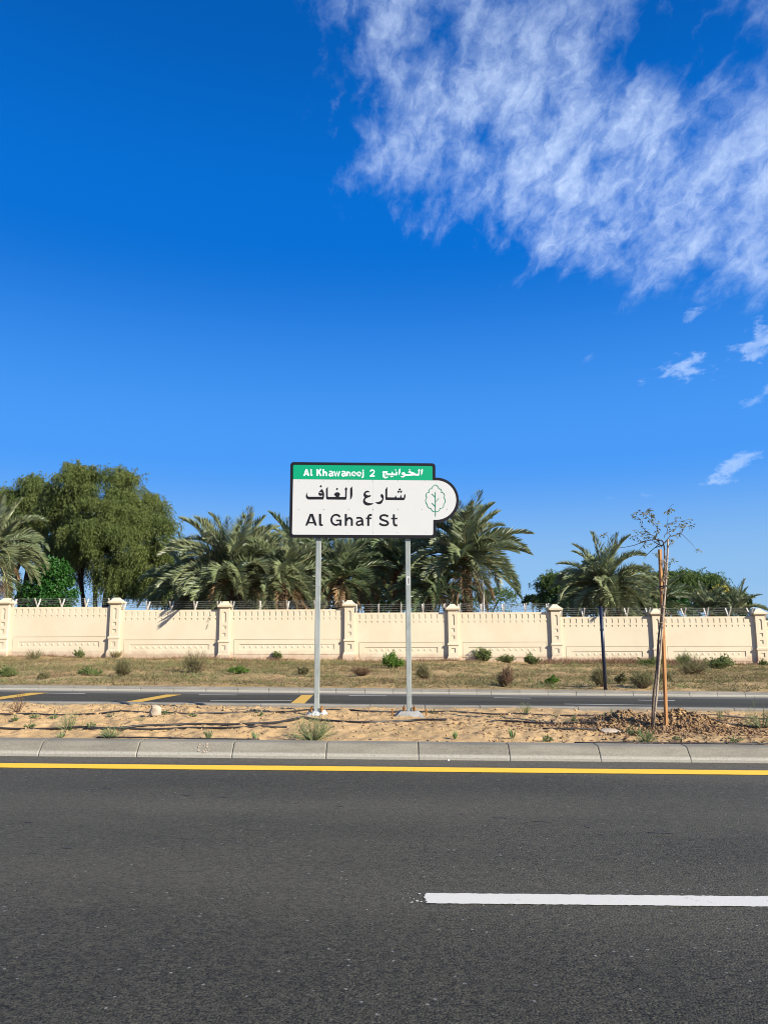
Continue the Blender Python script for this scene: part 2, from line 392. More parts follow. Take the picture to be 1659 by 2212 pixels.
def galv():
    m, T, b, P = mat_base('galvanised_steel', 0.5, 0.5)
    n1 = T.noise(T.mapping(P, scale=(1, 1, 0.25)), 9, 5, 0.7); n2 = T.noise(P, 40, 3, 0.6)
    c = T.mix(T.maprange(n1, 0.35, 0.65), c4((0.25, 0.275, 0.245)), c4((0.34, 0.36, 0.325)))
    c = T.mix(T.maprange(T.noise(P, 5, 4, 0.7), 0.58, 0.7, 0, 0.5), c, c4((0.18, 0.19, 0.18)))
    T.l.new(c, b.inputs['Base Color']); b.inputs['Metallic'].default_value = 0.15
    T.l.new(T.maprange(n2, 0.3, 0.7, 0.4, 0.65), b.inputs['Roughness'])
    return m
M['galv'] = galv()
M['sign_white'] = simple('sign_white_sheet', (0.56, 0.55, 0.51), (0.55, 0.54, 0.50), 3, 0.35, 0.4)
M['sign_black'] = simple('sign_black', (0.009, 0.008, 0.010), (0.011, 0.010, 0.012), 4, 0.55, 0.2)
M['sign_green'] = simple('sign_green', (0.0, 0.30, 0.13), (0.0, 0.29, 0.125), 4, 0.4, 0.4)
M['letter_white'] = simple('letter_white', (0.78, 0.80, 0.76), (0.76, 0.78, 0.74), 4, 0.4, 0.4)
M['emblem'] = simple('emblem_green', (0.0, 0.21, 0.10), (0.0, 0.20, 0.095), 4, 0.4, 0.4)
M['rivet'] = simple('rivet_head', (0.62, 0.62, 0.60), (0.5, 0.5, 0.5), 20, 0.35, 0.5)
M['bolt'] = simple('rusty_bolt', (0.33, 0.15, 0.03), (0.20, 0.08, 0.02), 30, 0.7, 0.3)
M['footing'] = simple('mortar_footing', (0.33, 0.32, 0.29), (0.24, 0.23, 0.20), 12, 0.9, 0.2, bstr=0.5, bdist=0.01, bscale=30)
M['plaster'] = simple('splashed_plaster', (0.55, 0.56, 0.52), (0.33, 0.33, 0.30), 14, 0.9, 0.2, bstr=0.6, bdist=0.015, bscale=25)
M['hose'] = simple('black_polythene', (0.014, 0.013, 0.013), (0.035, 0.03, 0.026), 6, 0.5, 0.4)
M['wood'] = None
def woodmat():
    m, T, b, P = mat_base('orange_timber', 0.65, 0.3)
    g = T.noise(T.mapping(P, scale=(30, 30, 1.2)), 3, 4, 0.6, 0.4)
    c = T.mix(T.maprange(g, 0.35, 0.65), c4((0.40, 0.195, 0.065)), c4((0.29, 0.13, 0.042)))
    k = T.node('ShaderNodeTexVoronoi'); T.l.new(T.mapping(P, scale=(6, 6, 2)), k.inputs['Vector']); k.inputs['Scale'].default_value = 2.4
    c = T.mix(T.maprange(k.outputs['Distance'], 0.05, 0.14, 0.7, 0), c, c4((0.20, 0.075, 0.02)))
    T.l.new(c, b.inputs['Base Color']); bump(T, b, g, 0.3, 0.002)
    return m
M['wood'] = woodmat()
M['cane'] = simple('grey_cane', (0.44, 0.35, 0.25), (0.28, 0.21, 0.15), 25, 0.8, 0.2)
M['sap_bark'] = simple('sapling_bark', (0.20, 0.145, 0.10), (0.11, 0.08, 0.055), 25, 0.85, 0.2)
M['bark'] = simple('dark_bark', (0.065, 0.045, 0.032), (0.04, 0.03, 0.022), 14, 0.9, 0.2, bstr=0.6, bdist=0.02, bscale=18)
M['twig'] = simple('brown_twig', (0.12, 0.075, 0.05), (0.08, 0.05, 0.035), 20, 0.85, 0.2)
M['palm_trunk'] = simple('palm_trunk_bark', (0.20, 0.135, 0.08), (0.10, 0.065, 0.04), 9, 0.95, 0.1, bstr=0.6, bdist=0.03, bscale=14)
M['navy'] = simple('navy_paint', (0.017, 0.020, 0.040), (0.013, 0.016, 0.033), 6, 0.4, 0.5)
M['black_strap'] = simple('black_rubber', (0.012, 0.012, 0.012), (0.02, 0.02, 0.02), 6, 0.6, 0.3)
M['twine'] = simple('pale_twine', (0.55, 0.42, 0.26), (0.42, 0.30, 0.18), 30, 0.9, 0.1)
M['wire'] = simple('galvanised_wire', (0.24, 0.26, 0.22), (0.13, 0.13, 0.11), 8, 0.6, 0.4, metal=0.3)
M['arm'] = simple('pale_steel_arm', (0.66, 0.61, 0.53), (0.52, 0.47, 0.40), 8, 0.6, 0.3)
M['stone'] = simple('pale_stone', (0.45, 0.37, 0.27), (0.36, 0.28, 0.19), 10, 0.9, 0.2)
M['litter'] = leafmat('dry_litter', (0.16, 0.075, 0.045), (0.26, 0.17, 0.10), (0.10, 0.05, 0.035), 3, 0.8, 0.1, 0.1)
M['palm'] = leafmat('date_palm_leaf', (0.155, 0.19, 0.082), (0.255, 0.265, 0.125), (0.11, 0.155, 0.075), 0.6, 0.42, 0.15, 0.5)
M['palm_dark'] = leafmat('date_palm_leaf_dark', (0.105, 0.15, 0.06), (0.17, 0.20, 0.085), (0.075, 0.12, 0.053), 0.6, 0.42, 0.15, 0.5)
M['palm_dry'] = leafmat('date_palm_leaf_dry', (0.36, 0.235, 0.115), (0.25, 0.165, 0.085), (0.42, 0.28, 0.14), 1.0, 0.7, 0.15, 0.2)
M['rachis'] = simple('frond_rib', (0.22, 0.23, 0.10), (0.28, 0.24, 0.12), 4, 0.6, 0.3)
M['ghaf'] = leafmat('ghaf_leaf', (0.105, 0.142, 0.036), (0.150, 0.172, 0.046), (0.070, 0.105, 0.030), 0.55, 0.6, 0.3, 0.2)
M['ghaf_green'] = leafmat('ghaf_leaf_green', (0.085, 0.145, 0.036), (0.125, 0.175, 0.045), (0.06, 0.11, 0.03), 0.6, 0.6, 0.3, 0.2)
M['bush_green'] = leafmat('broad_leaf_green', (0.026, 0.105, 0.017), (0.048, 0.145, 0.022), (0.018, 0.075, 0.013), 1.0, 0.45, 0.3, 0.4)
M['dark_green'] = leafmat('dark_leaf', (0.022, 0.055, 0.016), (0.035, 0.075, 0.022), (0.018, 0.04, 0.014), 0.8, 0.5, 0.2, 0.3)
M['yellow_flower'] = leafmat('yellow_blossom', (0.50, 0.40, 0.03), (0.42, 0.36, 0.05), (0.16, 0.17, 0.04), 2, 0.6, 0.3, 0.2)
M['sh_green'] = leafmat('shrub_green', (0.155, 0.20, 0.06), (0.20, 0.23, 0.08), (0.11, 0.15, 0.045), 3, 0.6, 0.3, 0.2)
M['sh_bright'] = leafmat('shrub_bright', (0.11, 0.21, 0.03), (0.15, 0.25, 0.04), (0.075, 0.15, 0.025), 3, 0.6, 0.3, 0.2)
M['sh_olive'] = leafmat('shrub_olive', (0.19, 0.175, 0.075), (0.235, 0.21, 0.10), (0.13, 0.135, 0.055), 3, 0.7, 0.25, 0.15)
M['sh_brown'] = leafmat('shrub_brown', (0.20, 0.115, 0.065), (0.155, 0.10, 0.06), (0.25, 0.16, 0.09), 3, 0.8, 0.2, 0.1)
M['sap_leaf'] = leafmat('sapling_leaf', (0.17, 0.175, 0.075), (0.13, 0.15, 0.06), (0.28, 0.22, 0.09), 9, 0.6, 0.35, 0.2)
M['weed'] = leafmat('weed_green', (0.16, 0.24, 0.085), (0.21, 0.27, 0.115), (0.115, 0.18, 0.065), 5, 0.6, 0.3, 0.2)
M['broom'] = leafmat('broom_stem', (0.20, 0.25, 0.10), (0.26, 0.27, 0.13), (0.15, 0.20, 0.08), 5, 0.7, 0.25, 0.15)
M['drygrass'] = leafmat('dry_grass', (0.29, 0.20, 0.105), (0.19, 0.16, 0.07), (0.14, 0.145, 0.055), 1.2, 0.8, 0.25, 0.1)
M['redgrass'] = leafmat('reddish_grass', (0.28, 0.165, 0.10), (0.22, 0.13, 0.08), (0.33, 0.22, 0.13), 2, 0.8, 0.25, 0.1)

# ------------------------------------------------------------------ setting: ground, roads, kerbs
def grid(name, x0, x1, y0, y1, dx, dy, zf, mat, smooth=True, parent=None):
    nx = max(2, int(round((x1 - x0) / dx)) + 1); ny = max(2, int(round((y1 - y0) / dy)) + 1)
    X, Y = np.meshgrid(np.linspace(x0, x1, nx), np.linspace(y0, y1, ny))
    Z = zf(X, Y); V = np.stack([X, Y, Z], -1).reshape(-1, 3)
    i = np.arange(nx * ny).reshape(ny, nx)
    F = np.stack([i[:-1, :-1], i[:-1, 1:], i[1:, 1:], i[1:, :-1]], -1).reshape(-1, 4)
    return link(name, np_mesh(name, V, F, mat, smooth), parent)
tag(grid('ground', -1500, 1500, -600, 2400, 150, 150, lambda x, y: -0.9 - SL * np.clip(x, -60, 60) - 0.0 * y, M['ground']), kind='structure')
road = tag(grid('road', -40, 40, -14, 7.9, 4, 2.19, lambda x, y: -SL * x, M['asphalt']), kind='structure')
road2 = tag(grid('far_road', -60, 60, 13.2, 17.6, 4, 4.4, lambda x, y: np.interp(y, [13.2, 17.6], [-.083, -.165]) - SL * x, M['asphalt_far']), kind='structure')
tag(grid('estate_ground', -70, 70, 33.2, 75, 2, 2, lambda x, y: gz(x, y) - 0.02, M['ground']), kind='structure')

def strip(name, pts, z_of, mat, parent, ragged=0.0):
    """flat sheet from a closed outline of (x, y)"""
    tris = tessellate_polygon([[Vector((x, y, 0)) for x, y in pts]])
    mb = MB(); mb.add([(x, y, z_of(x, y)) for x, y in pts], [t if True else t for t in tris])
    o = mb.build(name, mat, parent)
    me = o.data
    bm = bmesh.new(); bm.from_mesh(me)
    for f in bm.faces:
        if f.normal.z < 0: f.normal_flip()
    bm.to_mesh(me); bm.free()
    return o
znear = lambda x, y: -SL * x + 0.004
zfar = lambda x, y: float(np.interp(y, [13.2, 17.6], [-.083, -.165])) - SL * x + 0.004
def ragged_rect(x0, x1, y0, y1, amp, step):
    n = int((x1 - x0) / step)
    a = [(x0 + (x1 - x0) * i / n, y0 + random.uniform(-amp, amp)) for i in range(n + 1)]
    b = [(x1 - (x1 - x0) * i / n, y1 + random.uniform(-amp, amp)) for i in range(n + 1)]
    k = 26
    e = [(x0 + random.uniform(-1, 1) * amp * 2.5 - amp * 1.2 * math.sin(math.pi * (i + .5) / k), y1 - (y1 - y0) * (i + .5) / k) for i in range(k)]
    return a + b + e
pa = at(829, 1667, 1); strip('edge_line', ragged_rect(-14, 14, 7.205, 7.43, 0.0035, 0.12), znear, M['yellow'], road)
gl = gnd(920, 1942, 2, 7.8)
strip('lane_dash', ragged_rect(gl.x, gl.x + 3.0, 3.845, 3.985, 0.0035, 0.018), znear, M['white_paint'], road)
for _ in range(14):                                     # flecks of paint past the end of the dash
    fx = gl.x - abs(random.gauss(0, .05)) - .02; fy = random.uniform(3.85, 3.98); fr = random.uniform(.002, .007)
    strip('paint_fleck', [(fx + fr * math.cos(a) * random.uniform(.6, 1.4), fy + fr * math.sin(a)) for a in np.linspace(0, 5.4, 7)], znear, M['white_paint'], road)
# shallow cracks and tar marks along the paving joint
def crack(px, py, wpx):
    g = gnd(px, py, 2, 7.8); w = wpx * g.y / FPX
    n = 8; up = []; dn = []
    for i in range(n + 1):
        t = i / n; x = g.x + w * (t - .5); y = g.y - w * (t - .5) * 0.10 + random.uniform(-.008, .008)
        h = 0.017 * math.sin(math.pi * min(max(t, .06), .94)) * random.uniform(.5, 1.3)
        dn.append((x, y - h)); up.append((x, y + h))
    return strip('crack', dn + up[::-1], lambda x, y: -SL * x + 0.003, M['joint'], road)
for a in ((400, 1718, 24), (482, 1722, 28), (735, 1741, 20), (1082, 1767, 34), (1172, 1775, 40), (1428, 1799, 62), (232, 1703, 18), (640, 1735, 14), (1000, 1760, 14), (62, 1776, 22), (1270, 1786, 18), (150, 1832, 22)):
    crack(*a)

# far road marks: lane dashes, edge dash, raised yellow bars across the lane
def farpt(px, py): return gnd(px, py, 13.42, 17.49)
def fardash(name, x0, x1, py, w):
    a = farpt(x0, py[0]); b = farpt(x1, py[1])
    strip(name, [(a.x, a.y - w / 2), (b.x, b.y - w / 2), (b.x, b.y + w / 2), (a.x, a.y + w / 2)], zfar, M['white_paint'], road2)
for x0, x1, y0, y1 in ((100, 185, 1497.5, 1498.5), (430, 512, 1501, 1501.5), (754, 835, 1503, 1503.5), (1067, 1146, 1507.6, 1508.4), (1377, 1457, 1512.6, 1513.6)):
    fardash('lane_dash', x0, x1, (y0, y1), 0.09)
for x0, x1, y0, y1 in ((455, 631, 1513.3, 1513.8), (1218, 1407, 1521, 1523.5)):
    fardash('edge_dash', x0, x1, (y0, y1), 0.07)
for (bl, br, tr, tl) in (((630, 1518), (660, 1518), (677, 1501.5), (652, 1501.5)), ((268, 1517), (303, 1517), (393, 1500.6), (360, 1500.6)), ((-60, 1514), (-20, 1514), (106, 1496.8), (66, 1496.8))):
    A, B, C_, D_ = [farpt(*p) for p in (bl, br, tr, tl)]
    dA = (A - D_) * max(0, min(.3, (A.y - 13.35) / (D_.y - A.y))); dB = (B - C_) * max(0, min(.3, (B.y - 13.35) / (C_.y - B.y)))
    q = [(A.x + dA.x, A.y + dA.y), (B.x + dB.x, B.y + dB.y), (C_.x, C_.y), (D_.x, D_.y)]
    strip('rumble_bar', q, zfar, M['rumble'], road2)

# kerbs: separate stones with open joints over a mortar bed
def kerb(name, joints, y_face, y_back, prof, zbase, mat, gap=0.006):
    """prof: list of (dy, dz) from the road side over the top to the back"""
    k = empty(name, (0, 0, 0), None, None, kind='structure')
    mb = MB(); xa, xb = joints[0], joints[-1]
    mb.add([(xa, y_face + .03, zbase - .2 - SL * xa), (xb, y_face + .03, zbase - .2 - SL * xb), (xb, y_face + .03, zbase + prof[1][1] * .8 - SL * xb), (xa, y_face + .03, zbase + prof[1][1] * .8 - SL * xa),
            (xa, y_back - .01, zbase - .2 - SL * xa), (xb, y_back - .01, zbase - .2 - SL * xb), (xb, y_back - .01, zbase + prof[-1][1] - .02 - SL * xb), (xa, y_back - .01, zbase + prof[-1][1] - .02 - SL * xa)],
           [(0, 1, 2, 3), (3, 2, 6, 7), (5, 4, 7, 6)])
    mb.build('kerb_bed', M['joint'], k)
    for i in range(len(joints) - 1):
        a, b = joints[i] + gap / 2, joints[i + 1] - gap / 2
        L = b - a; xm = (a + b) / 2
        jit = random.uniform(-.003, .003)
        pr = [(0, -.15)] + list(prof) + [(y_back - y_face, -.15)]
        xs = [-L / 2, -L / 2 + .008, L / 2 - .008, L / 2]
        vs = []; n = len(pr)
        for j, x in enumerate(xs):
            inn = .0035 if j in (0, 3) else 0.0
            for q, (dy, dz) in enumerate(pr):
                vs.append((x, dy + (inn if q <= n - 4 else (-inn if q >= n - 2 else 0)), dz - inn * (1 if 0 < q < n - 1 else 0)))
        fs = []
        for j in range(3):
            for q in range(n - 1):
                fs.append((j * n + q, (j + 1) * n + q, (j + 1) * n + q + 1, j * n + q + 1))
        fs.append(tuple(reversed(range(n)))); fs.append(tuple(3 * n + q for q in range(n)))
        me = bpy.data.meshes.new('kerb_stone'); me.from_pydata(vs, [], fs); me.materials.append(mat); me.update()
        link('kerb_stone', me, k, (xm, y_face + jit, zbase - SL * xm), (0, math.atan(SL) + random.uniform(-.002, .002), random.uniform(-.002, .002)))
    return k
def joints_from(pxs, py, Y, lo, hi, step):
    xs = [at(p, py, Y).x for p in pxs]
    while xs[0] > lo: xs.insert(0, xs[0] - step)
    while xs[-1] < hi: xs.append(xs[-1] + step)
    return xs
kerb('kerb', joints_from((91, 300, 504, 705, 903, 1098, 1292, 1484), 1620, 7.92, -13, 13, 0.95), 7.85, 8.11,
     [(0, 0.025), (0.012, 0.045), (0.085, 0.125), (0.105, 0.138), (0.14, 0.143), (0.26, 0.143)], 0.0, M['kerb'])
kn = bpy.data.objects['kerb']; sx0 = at(441, 1606, 7.9).x; mb = MB()
for _ in range(18):
    u_, t_ = random.gauss(sx0, .035), random.uniform(.05, .98); fr = random.uniform(.004, .013)
    ct = (7.85 + .012 + .073 * t_ - .0035, .045 + .08 * t_ + .003)
    mb.add([(u_ + fr * math.cos(a) * random.uniform(.5, 1.3), ct[0] + .67 * fr * math.sin(a), ct[1] - SL * u_ + .74 * fr * math.sin(a)) for a in np.linspace(0, 5.5, 7)], [tuple(range(7))])
mb.build('paint_splash', M['stone'], kn)
kerb('median_far_kerb', joints_from((88, 208, 328, 445, 564, 798, 917, 1035, 1245, 1470, 1580), 1518, 13.15, -15, 15, 0.98), 13.08, 13.26,
     [(0, 0.09), (0.01, 0.105), (0.17, 0.105), (0.18, 0.09)], -0.085, M['kerb_far'])
jf = [4, 82, 157, 231, 303, 375, 444, 513, 580, 646, 725, 788, 849, 910, 970, 1029, 1060, 1122, 1183, 1244, 1306, 1367, 1428, 1489, 1549, 1609]
kerb('verge_kerb', joints_from(jf, 1496, 17.5, -20, 20, 0.7), 17.5, 17.72,
     [(0, 0.03), (0.02, 0.05), (0.035, 0.098), (0.05, 0.107), (0.2, 0.107), (0.21, 0.10)], -0.163, M['kerb_far'])

# median sand: dunes, footprints, a heap of dug soil by the stake
st = at(1438, 1566, 9.25)
def median_z(x, y):
    z = gz(x, y)
    e = np.clip((y - 8.12) / .25, 0, 1) * np.clip((13.04 - y) / .25, 0, 1)
    n = fbm(x * 1.1, y * 1.6, 3, 4) * .10 + (fbm(x * 5, y * 5, 9, 3) * .050 + fbm(x * 13, y * 12, 21, 3) * .045) * (1 + .6 * np.clip(-x / 3, 0, 1))
    hx = (x - (st.x + .30)) / .75; hy = (y - 9.62) / .55
    heap = np.clip(1 - np.sqrt(hx ** 2 + hy ** 2), 0, 1)
    h2 = np.clip(1 - np.sqrt(((x - st.x + .40) / .55) ** 2 + ((y - 9.75) / .45) ** 2), 0, 1)
    n = n + (heap ** 1.2 * .15 + h2 * .12) * (1 + 1.8 * fbm(x * 7, y * 7, 33, 3))
    return z + .006 + n * (0.25 + .75 * e)
tag(grid('median_sand', -14, 14, 8.105, 13.085, 0.035, 0.035, median_z, M['sand']), kind='structure')
def verge_z(x, y):
    e = np.clip((y - 17.75) / .6, 0, 1) * np.clip((32.9 - y) / 1.0, 0, 1)
    return gz(x, y) + 0.004 + e * (fbm(x * .5, y * .6, 41, 4) * .22 + fbm(x * 3, y * 3, 52, 3) * .06 + .03)
tag(grid('verge', -26, 26, 17.7, 33.4, 0.12, 0.12, verge_z, M['verge']), kind='structure')
def mz(x, y): return float(median_z(np.array([x]), np.array([y]))[0])
def vz(x, y): return float(verge_z(np.array([x]), np.array([y]))[0])

# ------------------------------------------------------------------ boundary wall
WY = 33.0
PX = [9, 249, 485.5, 755, 978, 1200, 1418, 1640]
cx = [at(p, 1365, WY).x for p in PX]
cx = [cx[0] - 4.75] + cx + [cx[-1] + 4.4]
tops = [at(120, 1311.5, WY).z, at(130, 1311.2, WY).z, at(370, 1317.3, WY).z, at(620, 1316.5, WY).z, at(865, 1323.2, WY).z, at(1090, 1322.6, WY).z, at(1310, 1332, WY).z, at(1530, 1331.7, WY).z, at(1655, 1340.5, WY).z]
caps = [1291.7, 1291, 1299, 1296.5, 1304.7, 1305.4, 1314.5, 1314.6]
wall = empty('boundary_wall', (cx[4], WY, -0.1), 'cream rendered wall of stepped bays and pillars beyond the far road', 'wall')

def relief(xs, zs, depth, y_front, mb, x_off=0.0, z_off=0.0):
    """front face as cells with a depth each; side faces close the steps"""
    nx, nz = len(xs) - 1, len(zs) - 1
    for i in range(nx):
        for j in range(nz):
            d = depth[i][j]; y = y_front + d
            mb.add([(xs[i] + x_off, y, zs[j] + z_off), (xs[i + 1] + x_off, y, zs[j] + z_off), (xs[i + 1] + x_off, y, zs[j + 1] + z_off), (xs[i] + x_off, y, zs[j + 1] + z_off)], [(0, 1, 2, 3)])
            if i + 1 < nx and depth[i + 1][j] != d:
                e = depth[i + 1][j]; x = xs[i + 1] + x_off
                q = [(x, y_front + d, zs[j] + z_off), (x, y_front + e, zs[j] + z_off), (x, y_front + e, zs[j + 1] + z_off), (x, y_front + d, zs[j + 1] + z_off)]
                mb.add(q, [(0, 1, 2, 3)])
            if j + 1 < nz and depth[i][j + 1] != d:
                e = depth[i][j + 1]; z = zs[j + 1] + z_off
                q = [(xs[i] + x_off, y_front + d, z), (xs[i + 1] + x_off, y_front + d, z), (xs[i + 1] + x_off, y_front + e, z), (xs[i] + x_off, y_front + e, z)]
                mb.add(q, [(0, 1, 2, 3)])
def relief_rects(x0, x1, z0, z1, rects, y_front, mb):
    xs = sorted({round(v, 4) for r in rects for v in r[:2]} | {x0, x1}); zs = sorted({round(v, 4) for r in rects for v in r[2:4]} | {z0, z1})
    dep = [[0.0] * (len(zs) - 1) for _ in range(len(xs) - 1)]
    for i in range(len(xs) - 1):
        xm = (xs[i] + xs[i + 1]) / 2
        for j in range(len(zs) - 1):
            zm = (zs[j] + zs[j + 1]) / 2
            for (a, b, c, d, e) in rects:
                if a < xm < b and c < zm < d: dep[i][j] = e
    relief(xs, zs, dep, y_front, mb)
stud_me = None
def bay(i):
    global stud_me
    xa, xb, zt = cx[i] + 0.19, cx[i + 1] - 0.19, tops[i]
    xm = (xa + xb) / 2; W = xb - xa; z0 = zt - 2.42
    rects = []
    n = int(round((W - 0.22) / 0.262)); pitch = 0.262
    for k in range(n):
        c = xm + (k - (n - 1) / 2) * pitch
        rects.append((c - .036, c + .036, zt - .275, zt - .09, .022))
        rects.append((c - .038, c + .038, zt - .445, zt - .365, .02))
    a, b = xa + 0.22, xb - 0.22; pt, pb = zt - 1.285, zt - 1.955
    g = 0.016
    rects += [(a, b, pt - g, pt, .02), (a, b, pb, pb + g, .02), (a, a + g, pb, pt, .02), (b - g, b, pb, pt, .02)]
    ia, ib, it, ibm = a + .26, b - .26, zt - 1.50, zt - 1.735
    rects.append((ia, ib, ibm, it, .024))
    mb = MB(); relief_rects(xa, xb, z0, zt, rects, WY, mb)
    mb.add([(xa, WY, zt), (xb, WY, zt), (xb, WY + .2, zt), (xa, WY + .2, zt)], [(0, 1, 2, 3)])
    mb.add([(xa, WY + .2, z0), (xb, WY + .2, z0), (xb, WY + .2, zt), (xa, WY + .2, zt)], [(3, 2, 1, 0)])
    mb.add([(xa, WY, z0), (xa, WY + .2, z0), (xa, WY + .2, zt), (xa, WY, zt)], [(3, 2, 1, 0)])
    mb.add([(xb, WY, z0), (xb, WY + .2, z0), (xb, WY + .2, zt), (xb, WY, zt)], [(0, 1, 2, 3)])
    o = mb.build('wall_bay', M['wall'], wall)
    if stud_me is None:
        h = .06; stud_me = bpy.data.meshes.new('stud')
        stud_me.from_pydata([(-h, 0, -h), (h, 0, -h), (h, 0, h), (-h, 0, h), (0, -.02, 0)], [], [(0, 1, 4), (1, 2, 4), (2, 3, 4), (3, 0, 4)])
        stud_me.materials.append(M['wall'])
    m = int((ib - ia - .1) / .262)
    for k in range(m):
        c = (ia + ib) / 2 + (k - (m - 1) / 2) * .262
        link('stud', stud_me, o, Vector((c, WY + .0235, (it + ibm) / 2)) - origin(o))
for i in range(9): bay(i)

def pillar(k):
    x = cx[k]; kk = min(max(k - 1, 0), 7)
    ztop = at(PX[kk], caps[kk], WY).z
    if k == 0: ztop += .0
    if k == 9: ztop -= .17
    h = lambda zz: ztop - zz                  # metres down from the cap's tip
    mb = MB(); hw, yf = .205, WY - .12
    rects = []
    # round-headed niche and square niches
    c = x
    rects.append((c - .07, c + .07, h(.92), h(.52), .03))
    for dz, ww in ((.02, .067), (.04, .055), (.055, .038), (.066, .018)):
        rects.append((c - ww, c + ww, h(.52), h(.52 - dz), .03))
    rects.append((c - .075, c + .075, h(1.21), h(1.06), .03)); rects.append((c - .075, c + .075, h(1.52), h(1.37), .03))
    relief_rects(x - hw, x + hw, h(1.68), h(.30), rects, yf, mb)
    mb2 = MB()
    rects2 = [(c - .09, c + .09, h(2.10), h(1.91), .03)]
    relief_rects(x - hw - .012, x + hw + .012, h(2.23), h(1.80), rects2, yf - .012, mb)
    yb = WY + .32
    for (a, z0, z1, f) in ((hw, h(1.68), h(.30), yf), (hw + .012, h(2.23), h(1.80), yf - .012)):
        mb.add([(x - a, f, z0), (x - a, yb, z0), (x - a, yb, z1), (x - a, f, z1)], [(3, 2, 1, 0)])
        mb.add([(x + a, f, z0), (x + a, yb, z0), (x + a, yb, z1), (x + a, f, z1)], [(0, 1, 2, 3)])
        mb.add([(x - a, yb, z0), (x + a, yb, z0), (x + a, yb, z1), (x - a, yb, z1)], [(3, 2, 1, 0)])
    cy = (yf + yb) / 2; dy = (yb - yf) / 2
    def ring(z0, z1, e0, e1): mb.frustum((x, cy), h(z0), h(z1), hw + e0, dy + e0, hw + e1, dy + e1)
    ring(1.80, 1.775, .012, .045); ring(1.775, 1.70, .045, .045); ring(1.70, 1.68, .045, .0)
    ring(2.31, 2.23, .05, .012); ring(2.33, 2.31, .055, .05); ring(2.75, 2.33, .085, .065)
    p = mb.build('pillar', M['wall'], wall)
    cb = MB()
    def cr(z0, z1, a0, a1): cb.frustum((x, cy), h(z0), h(z1), a0, dy - hw + a0, a1, dy - hw + a1)
    cr(.30, .262, .225, .245); cr(.262, .245, .245, .27); cr(.245, .175, .30, .305); cr(.175, .15, .305, .25); cr(.15, .06, .25, .15); cr(.06, .035, .15, .115); cr(.035, 0, .115, .105)
    cb.build('pillar_cap', M['wall'], p)
for k in range(10): pillar(k)

# ------------------------------------------------------------------ barbed wire on the wall
fence = empty('barbed_wire_fence', (cx[4], WY + .1, 2.1), 'barbed wire strands on v-shaped steel arms along the top of the cream wall', 'barbed wire')
AH, AS = .37, .26
def strand(pts_fn, xs):
    mb = MB(); pts = [Vector(pts_fn(x)) for x in xs]
    mb.tube(pts, .0055, 4, False)
    for a, b in zip(pts[:-1], pts[1:]):
        n = max(1, int((b - a).length / .16))
        for q in range(n):
            p = a.lerp(b, (q + random.random() * .6) / n)
            d = Vector((random.uniform(-.4, .4), random.uniform(-1, 1), random.uniform(-1, 1))).normalized() * .024
            w = Vector((.012, 0, 0)); mb.add([p - d - w * .3, p - d + w * .3, p + d + w * .3, p + d - w * .3], [(0, 1, 2, 3)])
    mb.build('wire_strand', M['wire'], fence)
for i in range(9):
    xa, xb, zt = cx[i] + .2, cx[i + 1] - .2, tops[i]; n = 5
    xs = [xa + .1 + (xb - xa - .2) * q / (n - 1) for q in range(n)]
    for q, x in enumerate(xs):
        for s in (-1, 1):
            mb = MB(); a = Vector((x, WY + .1, zt - .02)); b = Vector((x + random.uniform(-.03, .03), WY + .1 + s * AS, zt + AH))
            d = (b - a).normalized(); rot = d.to_track_quat('Z', 'Y').to_matrix()
            mb.box((a + b) / 2, (.05, .04, (b - a).length), rot=rot)
            mb.build('bracket_arm', M['arm'], fence)
    for s in (-1, 1):
        for q in range(4):
            t = .28 + .235 * q
            dz = [random.uniform(-.02, .012) for _ in range(40)]
            fx = np.linspace(xa, xb, 17)
            strand(lambda x, t=t, s=s, zt=zt, dz=dz, xa=xa, xb=xb: (x, WY + .1 + s * AS * t, zt + AH * t + dz[int((x - xa) / (xb - xa) * 16 + .5)]), fx)

# ------------------------------------------------------------------ street sign
SY = 10.6
def kz(pts, ox, oy, k): return [(ox + x / k, oy + y / k) for x, y in pts]
def arc(cx_, cy_, rx, ry, a0, a1, n):
    return [(cx_ + rx * math.cos(R(a0 + (a1 - a0) * i / n)), cy_ - ry * math.sin(R(a0 + (a1 - a0) * i / n))) for i in range(n + 1)]
gbase = at(784, 1556, SY)
sign = empty('street_name_sign', (gbase.x, SY, mz(gbase.x, SY)), 'white and green street name sign with rounded right end on two steel posts', 'street sign')
def plate(name, loops, y, mat, parent=None, thick=0.0):
    """flat print or sheet: outline (photo pixels of the sign's plane) and holes, facing the road"""
    parent = parent or sign
    L3 = [[atS(sx, sy, SY) for sx, sy in lp] for lp in loops]
    L2 = [[Vector((p.x, p.z, 0)) for p in lp] for lp in L3]
    tris = tessellate_polygon(L2); flat = [p for lp in L3 for p in lp]
    mb = MB(); mb.add([(p.x, y, p.z) for p in flat], [])
    for a, b, c in tris:
        A, B, C_ = flat[a], flat[b], flat[c]
        cr = (B.x - A.x) * (C_.z - A.z) - (B.z - A.z) * (C_.x - A.x)
        mb.f.append((a, b, c) if cr > 0 else (a, c, b))
    if thick:
        n0 = len(mb.v); mb.v += [(p.x, y + thick, p.z) for p in flat]
        for t in list(mb.f): mb.f.append(tuple(i + n0 for i in reversed(t)))
        s0 = 0
        for lp in L3:
            n = len(lp)
            for i in range(n):
                a, b = s0 + i, s0 + (i + 1) % n; mb.f.append((a, b, b + n0, a + n0))
            s0 += n
    return mb.build(name, mat, parent)
K1 = 2.2419
def Z1(p): return kz(p, 1080, 1740, K1)
